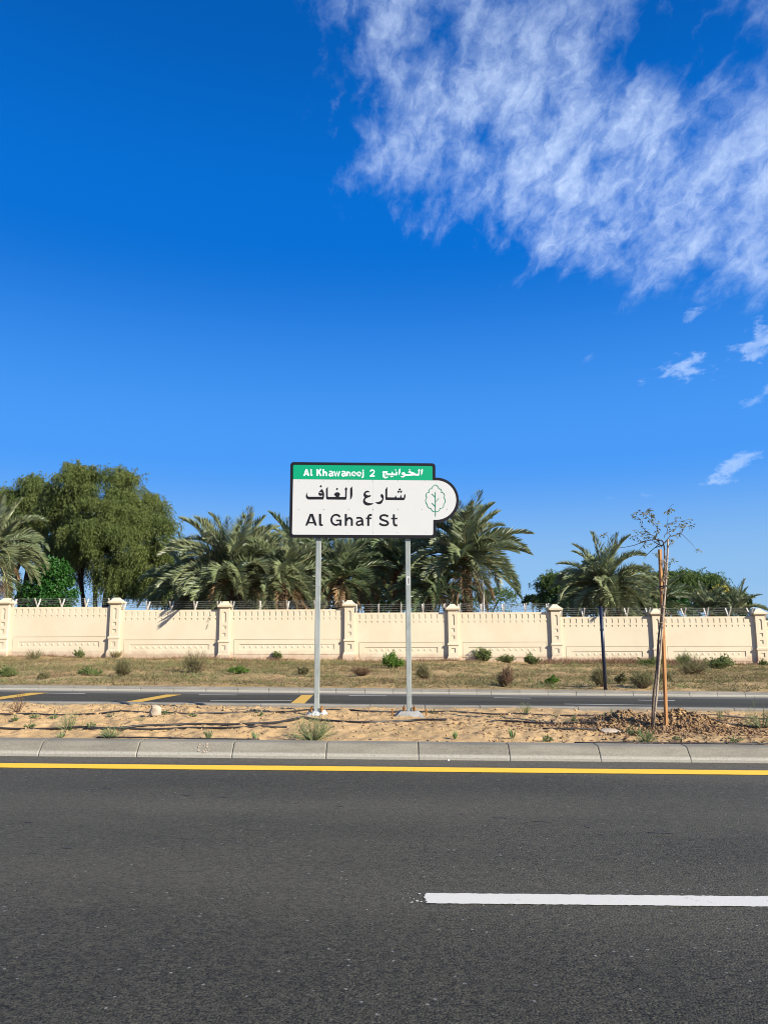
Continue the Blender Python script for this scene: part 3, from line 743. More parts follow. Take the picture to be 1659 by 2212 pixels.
def shape(inset):
    e = inset; r = 26 - e * .55
    pts = arc(92 + e + r, 94 + e + r, r, r, 180, 90, 6)
    pts += [(x, y) for x, y in arc(1335 - e - r, 105 + e + r, r, r, 90, 0, 6)]
    pts += [(1335 - e + (3 if e > 0 else 0), 229 + e)]
    pts += arc(1347, 419, 190 - e, 191 - e, 88, -88, 28)
    pts += [(1341 - e, 611 - e)]
    pts += arc(1339 - e - r, 743 - e - r, r, r, 0, -90, 6)
    pts += arc(82 + e + r, 738 - e - r, r, r, -90, -180, 6)
    return pts
plate('sign_border', [Z1(shape(-4))], SY, M['sign_black'], thick=.03)
# white face in two sheets that meet at a seam, green band above them
half = [(p if p[0] < 799 else None) for p in shape(20)]
inner = shape(20)
left = [(112, 239), (799.8, 245.5), (799.8, 723)] + [p for p in arc(102 + 15, 718 - 15, 15, 15, -90, -180, 5)]
left = [(112, 239), (799.8, 245), (799.8, 720.5)] + arc(103 + 15, 717 - 15, 15, 15, -90, -180, 5)
right = [(800.2, 245), (1318, 249.5), (1345, 249.5)] + arc(1347, 419, 171, 170, 88, -88, 28) + [(1320, 590), (1320, 600)] + arc(1319 - 15, 722 - 15, 15, 15, 0, -90, 5) + [(800.2, 720.5)]
plate('sign_panel', [Z1(left)], SY - .004, M['sign_white'])
plate('sign_panel', [Z1(right)], SY - .004, M['sign_white'])
green = arc(112 + 15, 115 + 15, 15, 15, 180, 90, 5) + arc(1314 - 15, 125.5 + 15, 15, 15, 90, 0, 5) + [(1315, 248.5), (112, 238)]
plate('green_band', [Z1(green)], SY - .004, M['sign_green'])
# --- lettering
def ribbon(pts, w):
    """outline of a stroke with butt ends"""
    P = [Vector(p) for p in pts]; L, Rr = [], []
    for i, p in enumerate(P):
        a = (P[i] - P[i - 1]).normalized() if i else None
        b = (P[i + 1] - P[i]).normalized() if i < len(P) - 1 else None
        if a is None: t = b; s = 1
        elif b is None: t = a; s = 1
        else:
            t = (a + b).normalized(); s = min(1.8, 1 / max(.4, t.dot(a)))
        n = Vector((-t.y, t.x)) * (w / 2 * s); L.append(p + n); Rr.append(p - n)
    return [tuple(v) for v in L + Rr[::-1]]
def glyph(name, polys, ox, oy, k, y, mat):
    """one letter: every piece its own outline, joined to one mesh"""
    mb = MB()
    for lp in polys:
        loops = lp if isinstance(lp[0], list) else [lp]
        L3 = [[atS(*q, SY) for q in kz(l, ox, oy, k)] for l in loops]
        tris = tessellate_polygon([[Vector((p.x, p.z, 0)) for p in l] for l in L3]); flat = [p for l in L3 for p in l]
        b0 = len(mb.v); mb.v += [(p.x, y, p.z) for p in flat]
        for a, b, c in tris:
            A, B, C_ = flat[a], flat[b], flat[c]
            cr = (B.x - A.x) * (C_.z - A.z) - (B.z - A.z) * (C_.x - A.x)
            mb.f.append((a + b0, b + b0, c + b0) if cr > 0 else (a + b0, c + b0, b + b0))
        y -= .00035
    return mb.build(name, mat, sign)
def dia(x, y, h): return [(x - h, y), (x, y - h), (x + h, y), (x, y + h)]
LY = SY - .0065
A1 = (1160, 1790, 6.9125); A2 = (1400, 1790, 5.53); A3 = (1160, 1900, 7.541); A4 = (1360, 1900, 7.541); S0 = (0, 0, 1.0)
B_ = M['sign_black']; W_ = M['letter_white']
# Arabic street name, right to left
glyph('arabic_letter', [[[(175, 735), (150, 780), (134, 830), (138, 868), (155, 900), (185, 924), (215, 930), (600, 930), (614, 880), (622, 800), (612, 740), (590, 690), (557, 650), (525, 680), (490, 725), (468, 770), (475, 800), (490, 820), (520, 832), (555, 828), (580, 815), (576, 857), (210, 857), (185, 845), (168, 815), (165, 780)],
                         [(498, 742), (515, 728), (545, 735), (565, 752), (568, 768), (535, 765), (510, 756)]], dia(533, 578, 33)], *A1, LY, B_)
glyph('arabic_letter', [[(718, 585), (670, 648), (672, 880), (685, 915), (710, 930), (1200, 935), (1218, 880), (1222, 690), (1238, 650), (1215, 620), (1218, 585), (1170, 640), (1172, 660), (1182, 690), (1180, 862), (1025, 865), (1015, 845), (1040, 810), (1043, 780), (1020, 750), (980, 737), (945, 738), (910, 755), (890, 785), (880, 812), (905, 820), (930, 845), (930, 862), (725, 862), (716, 840)], dia(964, 650, 33)], *A1, LY, B_)
glyph('arabic_letter', [[(1362, 580), (1312, 635), (1312, 940), (1330, 920), (1360, 870), (1372, 800), (1370, 680)]], *A1, LY, B_)
glyph('arabic_letter', [[(1425.3, 1896.7), (1422.6, 1893.1), (1415.4, 1889.8), (1408.1, 1893.1), (1402.7, 1899.5), (1400.9, 1906.6), (1403.1, 1912.6), (1405.7, 1916.6), (1401.1, 1922.5), (1399, 1931.2), (1401.1, 1938.5), (1406.4, 1944.4), (1415.7, 1947.7), (1425, 1947.1), (1434.3, 1943.8), (1440.2, 1938.7), (1431.6, 1939.1), (1419.7, 1937.8), (1410.4, 1933.8), (1406.7, 1928.5), (1407.7, 1923.9), (1413, 1919.2), (1419.7, 1916.6), (1427, 1913.9), (1430.3, 1907.3), (1422.3, 1908.6), (1415.7, 1908.6), (1410.4, 1905.3), (1409.1, 1900.9), (1412, 1897.8), (1418.1, 1896.7)]], *S0, LY, B_)
glyph('arabic_letter', [[(825, 15), (800, 85), (830, 125), (855, 160), (840, 195), (790, 235), (720, 262), (645, 265), (700, 305), (750, 322), (800, 318), (845, 285), (880, 210), (898, 140), (890, 85), (870, 45)]], *A4, LY, B_)
glyph('arabic_letter', [[(1492.6, 1875.9), (1485, 1885.8), (1485.3, 1923.9), (1487.3, 1926.3), (1556.3, 1927.2), (1560.2, 1922.5), (1562.9, 1913.3), (1561.8, 1902.7), (1556.3, 1909.9), (1557.8, 1917), (1547.6, 1917), (1546.3, 1912.6), (1546, 1906), (1542.3, 1911.9), (1541.7, 1917), (1528.4, 1917), (1526.4, 1913.9), (1527.4, 1908.2), (1522.4, 1913.3), (1521.1, 1916.6), (1493.3, 1916.2), (1492, 1914.6)],
                        dia(1540.5, 1885.8, 4.9), dia(1535.6, 1894.9, 4.9), dia(1545.6, 1894.5, 4.9)], *S0, LY, B_)
# Arabic district name on the green band
glyph('arabic_letter', [[(1262, 85), (1228, 120), (1230, 235), (1255, 190), (1265, 140)]], *A2, LY, W_)
glyph('arabic_letter', [[[(1190, 92), (1162, 125), (1170, 145), (1168, 198), (1100, 198), (1110, 185), (1050, 165), (985, 138), (962, 148), (950, 168), (1000, 175), (1020, 187), (990, 203), (892, 205), (884, 178), (860, 162), (832, 166), (814, 190), (822, 215), (850, 222), (858, 230), (840, 246), (788, 248), (820, 275), (852, 275), (880, 257), (893, 238), (1010, 238), (1060, 232), (1180, 238), (1195, 200), (1195, 145), (1207, 125)],
                         [(842, 192), (850, 186), (858, 193), (850, 200)]], dia(983, 115, 18)], *A2, LY, W_)
glyph('arabic_letter', [[(785, 82), (752, 115), (755, 235), (775, 200), (788, 150)]], *A2, LY, W_)
glyph('arabic_letter', [[(115, 215), (150, 152), (325, 155), (310, 195), (290, 215), (300, 232), (455, 238), (470, 210), (460, 190), (488, 160), (510, 200), (515, 238), (620, 242), (632, 225), (605, 195), (632, 160), (680, 190), (685, 245), (655, 303), (280, 298), (262, 270), (253, 220), (218, 220), (190, 255), (183, 300), (203, 340), (240, 356), (355, 350), (310, 390), (255, 415), (205, 412), (160, 385), (135, 345), (130, 290), (150, 235), (165, 213)],
                        dia(230, 293, 26), dia(607, 108, 29), dia(440, 348, 30), dia(492, 348, 30)], 1460, 1800, 9.52, LY, W_)
# Latin street name
glyph('letter', [[[(130, 942), (262, 602), (350, 602), (468, 942), (405, 942), (380, 880), (215, 880), (190, 942)], [(240, 838), (300, 662), (362, 838)]]], *A3, LY, B_)
LL = [(525, 602), (590, 602), (590, 885), (602, 903), (640, 905), (640, 955), (585, 955), (548, 942), (528, 905)]
glyph('letter', [LL], *A3, LY, B_)
glyph('letter', [ribbon(arc(1022, 776, 135, 148, 33, 312, 30), 53), ribbon([(1025, 792), (1180, 792)], 48), ribbon([(1154, 780), (1154, 946)], 54)], *A3, LY, B_)
glyph('letter', [ribbon([(1306, 605), (1306, 948)], 60), ribbon([(1330, 800)] + arc(1408, 800, 73, 76, 170, 0, 12) + [(1481, 948)], 57)], *A3, LY, B_)
def small_a(dx, dy, s, w):
    q = lambda pts: [(dx + x * s, dy + y * s) for x, y in pts]
    return [ribbon(q([(110, 727), (145, 718), (190, 715), (232, 724), (262, 748), (276, 790), (278, 850), (280, 900), (302, 945)]), w),
            ribbon(q([(272, 805), (195, 815), (140, 832), (112, 868), (116, 905), (145, 930), (190, 932), (240, 912), (276, 868)]), w * .92)]
glyph('letter', small_a(0, 0, 1, 52), *A4, LY, B_)
glyph('letter', [ribbon([(447, 952), (447, 720), (453, 675), (475, 645), (505, 634), (552, 634)], 58), ribbon([(380, 731), (540, 731)], 42)], *A4, LY, B_)
glyph('letter', [ribbon([(1024, 684), (985, 655), (930, 640), (870, 642), (820, 663), (797, 700), (803, 740), (840, 770), (900, 792), (965, 812), (1008, 842), (1022, 880), (1004, 912), (955, 932), (895, 935), (830, 918), (772, 878)], 56)], *A4, LY, B_)
glyph('letter', [ribbon([(1190, 615), (1190, 868), (1200, 910), (1228, 936), (1288, 938)], 57), ribbon([(1112, 738), (1292, 738)], 42)], *A4, LY, B_)
# Latin district name and the number
glyph('letter', [[[(65, 303), (125, 120), (170, 120), (230, 303), (180, 303), (168, 268), (118, 268), (105, 303)], [(128, 234), (147, 168), (164, 234)]]], *A1, LY, W_)
glyph('letter', [[(250, 122), (288, 122), (288, 258), (310, 262), (310, 303), (276, 303), (252, 285)]], *A1, LY, W_)
glyph('letter', [ribbon([(432, 122), (432, 305)], 40), ribbon([(535, 122), (450, 220)], 46), ribbon([(470, 190), (537, 305)], 46)], *A1, LY, W_)
glyph('letter', [ribbon([(598, 125), (598, 308)], 40), ribbon([(615, 235)] + arc(648, 235, 32, 34, 160, 0, 8) + [(680, 308)], 38)], *A1, LY, W_)
glyph('letter', small_a(692, -208, .55, 37), *A1, LY, W_)
glyph('letter', [ribbon([(885, 180), (920, 308), (957, 200), (994, 309), (1030, 182)], 34)], *A1, LY, W_)
glyph('letter', small_a(1028, -206, .55, 37), *A1, LY, W_)
glyph('letter', [ribbon([(1229, 186), (1229, 312)], 38), ribbon([(1248, 240)] + arc(1276, 240, 30, 32, 160, 0, 8) + [(1306, 314)], 38)], *A1, LY, W_)
for ex, ey in ((1408, 250), (1545, 253)):
    glyph('letter', [ribbon(arc(ex, ey, 51, 52, 0, 316, 20), 26), ribbon([(ex - 48, ey + 4), (ex + 62, ey + 4)], 15)], *A1, LY, W_)
glyph('letter', [ribbon([(1653, 188), (1653, 322), (1640, 340), (1612, 344)], 38), ribbon([(1653, 138), (1653, 170)], 38)], *A1, LY, W_)
glyph('digit', [ribbon([(148, 152), (158, 128), (188, 117), (218, 126), (231, 152), (222, 180), (192, 208), (158, 238)], 26), ribbon([(138, 246), (243, 246)], 27)], *A2, LY, W_)
# tree emblem: one line drawing
EM = (1600, 1840, 9.217)
rt = [(707, 262), (770, 290), (815, 335), (835, 395), (832, 402), (880, 402), (920, 440), (938, 490), (925, 528), (985, 540), (1030, 590), (1042, 655), (1010, 712), (1055, 770), (1064, 850), (1045, 910), (1010, 948), (1010, 1000), (980, 1060), (930, 1095), (872, 1102), (858, 1160), (810, 1205), (760, 1215), (715, 1210)]
lt = [(707, 262), (650, 290), (600, 340), (580, 400), (584, 404), (530, 398), (490, 440), (482, 490), (490, 526), (430, 537), (390, 582), (380, 650), (412, 710), (375, 762), (366, 830), (385, 910), (426, 948), (418, 965), (438, 1030), (492, 1085), (562, 1106), (566, 1112), (592, 1167), (640, 1210), (715, 1210)]
em = []
for q in (rt, lt): em += [ribbon(q, 22)]
em += [ribbon([(707, 520), (716, 1385)], 23), ribbon([(585, 578), (712, 705)], 21), ribbon([(832, 740), (716, 865)], 21), ribbon([(592, 908), (714, 1035)], 21)]
glyph('tree_emblem', em, *EM, LY, M['emblem'])
# rivets
rv = bpy.data.meshes.new('rivet'); bm = bmesh.new()
bmesh.ops.create_uvsphere(bm, u_segments=8, v_segments=5, radius=.006); bm.to_mesh(rv); bm.free(); rv.materials.append(M['rivet'])
for xs, yy in (((163, 380, 595, 805, 1018, 1258), 252), ((163, 380, 595, 805, 1018, 1230, 1442), 497), ((160, 378, 592, 806, 1022, 1266), 694)):
    for x in xs:
        q = Z1([(x, yy)])[0]; p = atS(q[0], q[1], SY); link('rivet', rv, sign, Vector((p.x, SY - .006, p.z)) - origin(sign))
# posts, straps, bolts, footings
for (tx, bx, by, fw, mat) in ((688.5, 684, 1549, 34, 'plaster'), (880.5, 884, 1553, 44, 'footing')):
    a = at(tx, 1150, SY + .07); b = at(bx, by, SY + .07); b.y = a.y = SY + .08
    x = (a.x + b.x) / 2; zg = mz(x, SY + .08); ztop = at(tx, 1040, SY).z
    tilt = (a.x - b.x) / (a.z - b.z)
    mb = MB(); hw = .036
    zs = (zg - .02, ztop); ring = lambda z: [(x + tilt * (z - (a.z + b.z) / 2) + sx * hw, SY + .08 + sy * hw, z) for sx, sy in ((-.85, -1), (.85, -1), (1, -.85), (1, .85), (.85, 1), (-.85, 1), (-1, .85), (-1, -.85))]
    mb.add(ring(zs[0]) + ring(zs[1]), [(i, (i + 1) % 8, (i + 1) % 8 + 8, i + 8) for i in range(8)] + [tuple(range(8, 16))])
    post = mb.build('post', M['galv'], sign)
    for zz in (.12, .45, .75):
        mb = MB(); p = atS(0, 1790 + 230 * zz, SY).z
        mb.box((x + tilt * (p - (a.z + b.z) / 2), SY + .037, p), (.13, .012, .04)); mb.build('clamp', M['galv'], sign)
    f = MB(); w = fw * SY / FPX
    fx = b.x
    f.frustum((fx, SY + .08), zg - .05, zg + .06, w * .82, .2, w * .42, .10)
    fo = f.build('footing', M[mat], sign)
    if mat == 'plaster':
        bm = bmesh.new(); bm.from_mesh(fo.data); bmesh.ops.subdivide_edges(bm, edges=bm.edges, cuts=7, use_grid_fill=True)
        for v in bm.verts: v.co += Vector((random.uniform(-1, 1), random.uniform(-1, 1), random.uniform(-1, 1))) * .017
        bm.to_mesh(fo.data); bm.free()
    for sx in (-1, 1):
        for sy in (-1, 1):
            mb = MB(); q = Vector((fx + sx * .07, SY + .08 + sy * .06, zg + .055))
            mb.tube([q, q + Vector((0, 0, .07))], .011, 6); mb.tube([q + Vector((0, 0, .012)), q + Vector((0, 0, .034))], .022, 6)
            mb.build('anchor_bolt', M['bolt'], sign)
    if mat == 'footing':
        for sx in (-1, 1):
            mb = MB(); q = Vector((fx + sx * w * .8, SY + .0, zg - .0)); mb.tube([q, q + Vector((sx * .006, 0, .09))], .010, 5)
            mb.build('rebar_stub', M['bolt'], sign)
        # printed sticker on the post
        s0 = atS(1571, 2236, SY + .043); z0 = atS(1571, 2220, SY).z; z1 = atS(1571, 2252, SY).z
        xs = x + tilt * ((z0 + z1) / 2 - (a.z + b.z) / 2); yy = SY + .08 - hw - .002
        mb = MB(); mb.add([(xs - .026, yy, z1), (xs + .026, yy, z1), (xs + .026, yy, z0), (xs - .026, yy, z0)], [(0, 1, 2, 3)])
        mb.build('sticker', M['sign_white'], post)
        mb = MB(); H = z0 - z1
        for q in range(9):
            h0 = z1 + H * (.14 + .08 * q); mb.add([(xs - .006, yy - .001, h0), (xs + .016, yy - .001, h0), (xs + .016, yy - .001, h0 + H * .045), (xs - .006, yy - .001, h0 + H * .045)], [(0, 1, 2, 3)])
        mb.build('sticker_print', M['sign_black'], post)

# ------------------------------------------------------------------ vegetation tools
def quads(C, D, L, W, S=None, taper=0.35):
    """leaf blades: base C, direction D, length L, width W"""
    C = np.asarray(C); n = len(C); D = D / np.linalg.norm(D, axis=1, keepdims=True)
    if S is None: S = rng.normal(size=(n, 3))
    S = np.cross(D, S); S /= np.linalg.norm(S, axis=1, keepdims=True) + 1e-9
    L = np.broadcast_to(np.asarray(L, float), n)[:, None]; W = np.broadcast_to(np.asarray(W, float), n)[:, None]
    V = np.stack([C - S * W * .15, C + D * L * .45 - S * W * .5, C + D * L, C + D * L * .45 + S * W * .5], 1).reshape(-1, 3)
    F = np.arange(n * 4).reshape(n, 4)
    return V, F
def leaves_obj(name, parts, mat, parent):
    V = np.concatenate([p[0] for p in parts]); F = []; o = 0
    for v, f in parts: F.append(f + o); o += len(v)
    return link(name, np_mesh(name, V - np.array(origin(parent)), np.concatenate(F), mat), parent)
def unit(n): v = rng.normal(size=(n, 3)); return v / np.linalg.norm(v, axis=1, keepdims=True)

# date palm fronds, a few shapes shared by every palm
def frond_mesh(name, e0, bend, L, mat, seed, npair=72, limp=0.0, lw=.046):
    r = np.random.default_rng(seed); n = 26
    ang = R(e0) - R(bend) * np.linspace(0, 1, n) ** 1.4
    side = np.cumsum(r.normal(0, .02, n)) * .3
    px = np.concatenate([[0], np.cumsum(np.cos(ang[:-1]))]) * L / n; pz = np.concatenate([[0], np.cumsum(np.sin(ang[:-1]))]) * L / n
    py = side * L / n * 4
    mb = MB(); pts = [(px[i], py[i], pz[i]) for i in range(0, n, 3)]
    mb.tube(pts, [.028 * (1 - .85 * i / (len(pts) - 1)) + .004 for i in range(len(pts))], 4)
    parts = [(np.array(mb.v), None)]
    t = np.linspace(.13, .995, npair); C, D, LL_, S = [], [], [], []
    for k, tt in enumerate(t):
        f = tt * (n - 1); i = min(int(f), n - 2); q = f - i
        p = np.array([px[i] + (px[i + 1] - px[i]) * q, py[i] + (py[i + 1] - py[i]) * q, pz[i] + (pz[i + 1] - pz[i]) * q])
        a = ang[i]; tan = np.array([math.cos(a), 0, math.sin(a)]); up = np.array([-math.sin(a), 0, math.cos(a)])
        for s in (-1, 1):
            out = .95 - .45 * tt; fw = .45 + .75 * tt
            d = tan * fw + np.array([0, s * out, 0]) + up * (r.uniform(.15, .6)) + r.normal(0, .07, 3)
            d[2] -= limp * r.uniform(.4, 1.1)
            l = L * (.06 + .15 * math.sin(math.pi * min(1, (tt * .92 + .10))) ** .8) * r.uniform(.85, 1.1)
            C.append(p); D.append(d); LL_.append(l * 1.15); S.append(up + r.normal(0, .35, 3))
    V, F = quads(np.array(C), np.array(D), np.array(LL_), lw, np.cross(np.array(D), np.array(S)))
    n0 = len(mb.v); verts = [tuple(v) for v in mb.v] + [tuple(v) for v in V]
    faces = list(mb.f) + [tuple(int(i) + n0 for i in f) for f in F]
    me = bpy.data.meshes.new(name); me.from_pydata(verts, [], faces)
    me.materials.append(mat); me.materials.append(M['rachis'])
    for i in range(len(mb.f)): me.polygons[i].material_index = 1
    me.update(); return me
CLASSES = [(82, 38), (66, 62), (46, 75), (22, 72), (-6, 55), (-35, 40)]
FR = {}
for key, mt in (('palm', 'palm'), ('palm_dark', 'palm_dark')):
    FR[key] = [[frond_mesh('frond', e, b * f, 3.0, M[mt], 100 * i + j, limp=.10) for j, f in enumerate((.7, 1.0, 1.3))] for i, (e, b) in enumerate(CLASSES)]
FR['dry'] = [[frond_mesh('dry_frond', e, b, 2.5, M['palm_dry'], 900 + 10 * i + j, npair=40, limp=.7, lw=.05) for j in range(2)] for i, (e, b) in enumerate([(-10, 60), (-45, 35), (-62, 22)])]
def palm(label, px, py, Y, size, n, mat='palm', dry=4,  mix=(3, 6, 9, 10, 8, 4), trunk=True, seed=0, tr=.2, group='date palms behind the wall'):
    dry = dry + 3; n = int(n * 1.45); r = random.Random(seed); c = at(px, py, Y); zb = float(gz(c.x, Y)) - .05
    o = empty('date_palm', (c.x, Y, zb), label, 'palm tree', group)
    H = c.z - zb; o.rotation_euler = (r.uniform(-.05, .05), r.uniform(-.05, .05), 0)
    if trunk:
        mb = MB(); nr = max(6, int(H / .11)); ns = 12; vs = []; fs = []
        for i in range(nr * 2 + 1):
            z = zb + (H + .1) * i / (nr * 2); base = tr * (1.15 - .2 * i / (nr * 2))
            for k in range(ns):
                a = 2 * math.pi * (k + (.5 if (i // 2) % 2 else 0)) / ns
                rr = base * (1.0 + (.20 if i % 2 else -.04) * (1 if k % 2 else .55)) * r.uniform(.95, 1.05)
                vs.append((c.x + rr * math.cos(a), Y + rr * math.sin(a), z))
        for i in range(nr * 2):
            for k in range(ns): fs.append((i * ns + k, i * ns + (k + 1) % ns, (i + 1) * ns + (k + 1) % ns, (i + 1) * ns + k))
        mb.add(vs, fs); mb.build('trunk', M['palm_trunk'], o)
    tot = sum(mix); cnt = [round(n * m_ / tot) for m_ in mix]; a = r.random() * 6.28
    for ci, q in enumerate(cnt):
        for _ in range(q):
            a += 2.39996 + r.uniform(-.25, .25); s = size / 3.0 * r.uniform(.82, 1.1)
            link('frond', r.choice(FR[mat][ci]), o, (math.cos(a) * .1, math.sin(a) * .1, H + r.uniform(-.12, .18)), (r.uniform(-.18, .18), r.uniform(-.12, .12), a), (s, s, s))
    for _ in range(dry):
        a += 2.39996 + r.uniform(-.3, .3); s = size / 3.0 * r.uniform(.75, 1.05)
        link('dry_frond', r.choice(r.choice(FR['dry'])), o, (math.cos(a) * .12, math.sin(a) * .12, H - r.uniform(.05, .3)), (r.uniform(-.2, .2), 0, a), (s, s, s))
    return o

def limb(mb, p, q, r0, r1, sag=.15, n=5):
    pts = []
    for i in range(n + 1):
        t = i / n; v = p.lerp(q, t); v += Vector((random.uniform(-1, 1), random.uniform(-1, 1), 0)) * sag * math.sin(math.pi * t)
        pts.append(v)
    mb.tube(pts, [r0 + (r1 - r0) * i / n for i in range(n + 1)], 7)
def ghaf(label, px, base_py, Y, lobes, mat, strands, leaf=(.15, .040), hang=(.5, 1.5), trunks=5, group=None, name='ghaf_tree', cat='tree', trunk_r=.16, spread=(.55, .55), wisps=40):
    b = at(px, base_py, Y); zb = float(gz(b.x, Y)) - .05
    o = empty(name, (b.x, Y, zb), label, cat, group)
    LB = []
    for (lx, ly, rx, rz, dy) in lobes:
        c = at(lx, ly, Y + dy); k = Y / FPX
        LB.append((np.array(c), np.array([rx * k, rx * k * .8, rz * k])))
    mb = MB()
    for i in range(trunks):
        L = LB[i % len(LB)]; q = Vector(L[0]); f = Vector((b.x + random.uniform(-.3, .3), Y + random.uniform(-.3, .3), zb))
        limb(mb, f, f.lerp(q, spread[0]) + Vector((0, 0, .3)), trunk_r, trunk_r * .55, .12)
        k0 = f.lerp(q, spread[0]) + Vector((0, 0, .3))
        for _ in range(4):
            limb(mb, k0, q + Vector(L[1] * unit(1)[0] * .75), trunk_r * .5, .025, .2)
    mb.build('trunk', M['bark'], o, True)
    vol = np.array([np.prod(l[1]) ** .667 for l in LB]); vol /= vol.sum()
    parts = []; stems = MB()
    for (c, r), w in zip(LB, vol):
        n = int(strands * w); nc = max(10, n // 46)
        cu = unit(nc); cu[:, 2] = np.where(cu[:, 2] < -.45, -cu[:, 2], cu[:, 2])
        cr_ = np.clip(1.04 - np.abs(rng.normal(0, .28, nc)), .1, 1.1)[:, None]
        ci = rng.integers(nc, size=n); u = cu[ci]
        base = c + (cu * cr_)[ci] * r + rng.normal(0, 1, (n, 3)) * np.array([.34, .30, .16]) * (.55 + .45 * rng.random((n, 1)))
        base += fbm_shift(base) * .4
        hl = (rng.uniform(hang[0], hang[1], nc)[ci]) * (.35 + .75 * rng.random(n))
        m = 13
        sway = rng.normal(0, .10, (n, 2)) + rng.normal(0, .14, (nc, 2))[ci]
        for k in range(m):
            t = (k + rng.random(n)) / m
            p = base.copy(); out = u[:, :2] * (.34 * np.sin(t * 1.8))[:, None]
            p[:, :2] += out * hl[:, None] + sway * (t * hl)[:, None] + rng.normal(0, .03, (n, 2))
            p[:, 2] += (.22 * np.sin(t * 3.0) - t ** 1.3) * hl
            d = np.stack([rng.normal(0, .45, n), rng.normal(0, .45, n), -rng.random(n) * 1.3 - .05], 1)
            parts.append(quads(p, d, rng.uniform(.7, 1.4, n) * leaf[0], leaf[1]))
    if wisps:
        c = np.concatenate([l[0][None] for l in LB]); 
        for _ in range(wisps):
            (c0, r0) = LB[rng.integers(len(LB))]; u = unit(1)[0]; u[2] = abs(u[2]) + .2; u /= np.linalg.norm(u)
            p0 = c0 + u * r0 * .95; L_ = rng.uniform(.35, .95); dirv = u + rng.normal(0, .5, 3); dirv /= np.linalg.norm(dirv)
            tt = np.linspace(0, 1, 14)[:, None]; pp = p0 + dirv * L_ * tt + np.array([0, 0, -.25]) * tt ** 2
            stems.tube([tuple(v) for v in pp[::3]], .008, 3, False)
            parts.append(quads(np.repeat(pp, 2, 0), rng.normal(0, 1, (28, 3)), leaf[0] * .9, leaf[1]))
    cr = leaves_obj('crown', parts, M[mat], o)
    if stems.v: tag(stems.build('twigs', M['twig'], o), kind='stuff')
    return o
def fbm_shift(p):
    return np.stack([fbm(p[:, 0] * .9 + p[:, 2] * .5, p[:, 1] * .9, 61, 3), fbm(p[:, 1] * .9, p[:, 2] * .9 + 5, 67, 3), fbm(p[:, 0] * .8 + 3, p[:, 2] * .8, 73, 3)], 1)
def leafy(name, label, cat, px, base_py, Y, lobes, mat, n, leaf=(.12, .07), group=None, extra=None):
    b = at(px, base_py, Y); zb = float(gz(b.x, Y)) - .05
    o = empty(name, (b.x, Y, zb), label, cat, group); k = Y / FPX; parts = []
    mb = MB(); LB = [(np.array(at(lx, ly, Y + dy)), np.array([rx * k, rx * k * .8, rz * k])) for (lx, ly, rx, rz, dy) in lobes]
    for c, r in LB:
        f = Vector((b.x, Y, zb)); limb(mb, f, Vector(c), .07, .03, .1)
        for _ in range(4): limb(mb, Vector(c), Vector(c + r * unit(1)[0] * .8), .03, .01, .05)
    mb.build('trunk', M['bark'], o)
    w = np.array([np.prod(r) ** .667 for _, r in LB]); w /= w.sum()
    for (c, r), ww in zip(LB, w):
        q = int(n * ww); u = unit(q); cl = unit(max(8, q // 60)); ci = rng.integers(len(cl), size=q)
        p = c + (cl[ci] * np.clip(1 - np.abs(rng.normal(0, .2, (q, 1))), .3, 1) + u * .22) * r
        parts.append(quads(p, rng.normal(0, 1, (q, 3)) + np.array([0, 0, -.3]), rng.uniform(.7, 1.3, q) * leaf[0], leaf[1]))
    leaves_obj('crown', parts, M[mat], o)
    if extra:
        em_, ne, off = extra; c, r = LB[0]; u = unit(ne); u[:, 2] = np.abs(u[:, 2])
        leaves_obj('blossom', [quads(c + np.array(off) + u * r * .9, rng.normal(0, 1, (ne, 3)), .14, .10)], M[em_], o)
    return o

# ------------------------------------------------------------------ trees behind the wall
ghaf('large olive green weeping tree with several dark stems, behind the two left wall bays', 205, 1310, 41.5,
     [(215, 1060, 95, 62, 0), (285, 1110, 84, 55, .5), (150, 1100, 70, 55, .3), (322, 1170, 50, 70, -.3), (250, 1180, 85, 70, -1.2), (300, 1235, 62, 55, -1), (165, 1165, 55, 50, .8), (335, 1225, 34, 60, -.4), (275, 1262, 50, 40, -1.2), (225, 1130, 80, 60, -1.5), (170, 1215, 30, 40, 1.2), (305, 1268, 55, 36, -.5), (240, 1238, 40, 36, -1.3), (140, 1228, 36, 58, 1.6)],
     'ghaf', 16500, group='weeping trees behind the wall', wisps=110, trunks=7, spread=(.6, .6))
ghaf('olive tree crown rising between the left edge palm and the large weeping tree', 50, 1310, 46,
     [(75, 1085, 62, 55, 0), (20, 1120, 60, 70, 0), (100, 1150, 60, 55, 0)], 'ghaf', 5000, group='weeping trees behind the wall', wisps=14)
leafy('green_bush', 'bright green broad leaved bush below the left edge palm', 'bush', 105, 1310, 38.5,
      [(112, 1245, 40, 38, 0), (88, 1285, 46, 36, -.3), (138, 1285, 30, 32, 0)], 'bush_green', 9500, (.14, .10))
P = palm
P('date palm cut by the left edge, with a skirt of dead orange fronds', -22, 1192, 36.5, 3.1, 46, 'palm', 6, (4, 7, 10, 11, 10, 4), seed=5)
lp = bpy.data.objects['date_palm']
for k in range(22):                                   # the hanging skirt of dead fronds
    a = -2.6 + 2.9 * k / 21
    link('dry_frond', FR['dry'][2][k % 2], lp, (.62 + math.cos(a) * .35, -.2 + math.sin(a) * .3, at(5, 1246, 36.5).z - lp.location.z), (random.uniform(-.2, .2), .1, a), (.5, .85, .62))
P('large bushy date palm leaning over the wall, right of the large weeping tree', 494, 1246, 35.0, 3.35, 62, 'palm', 5, (6, 10, 12, 12, 10, 6), seed=1)
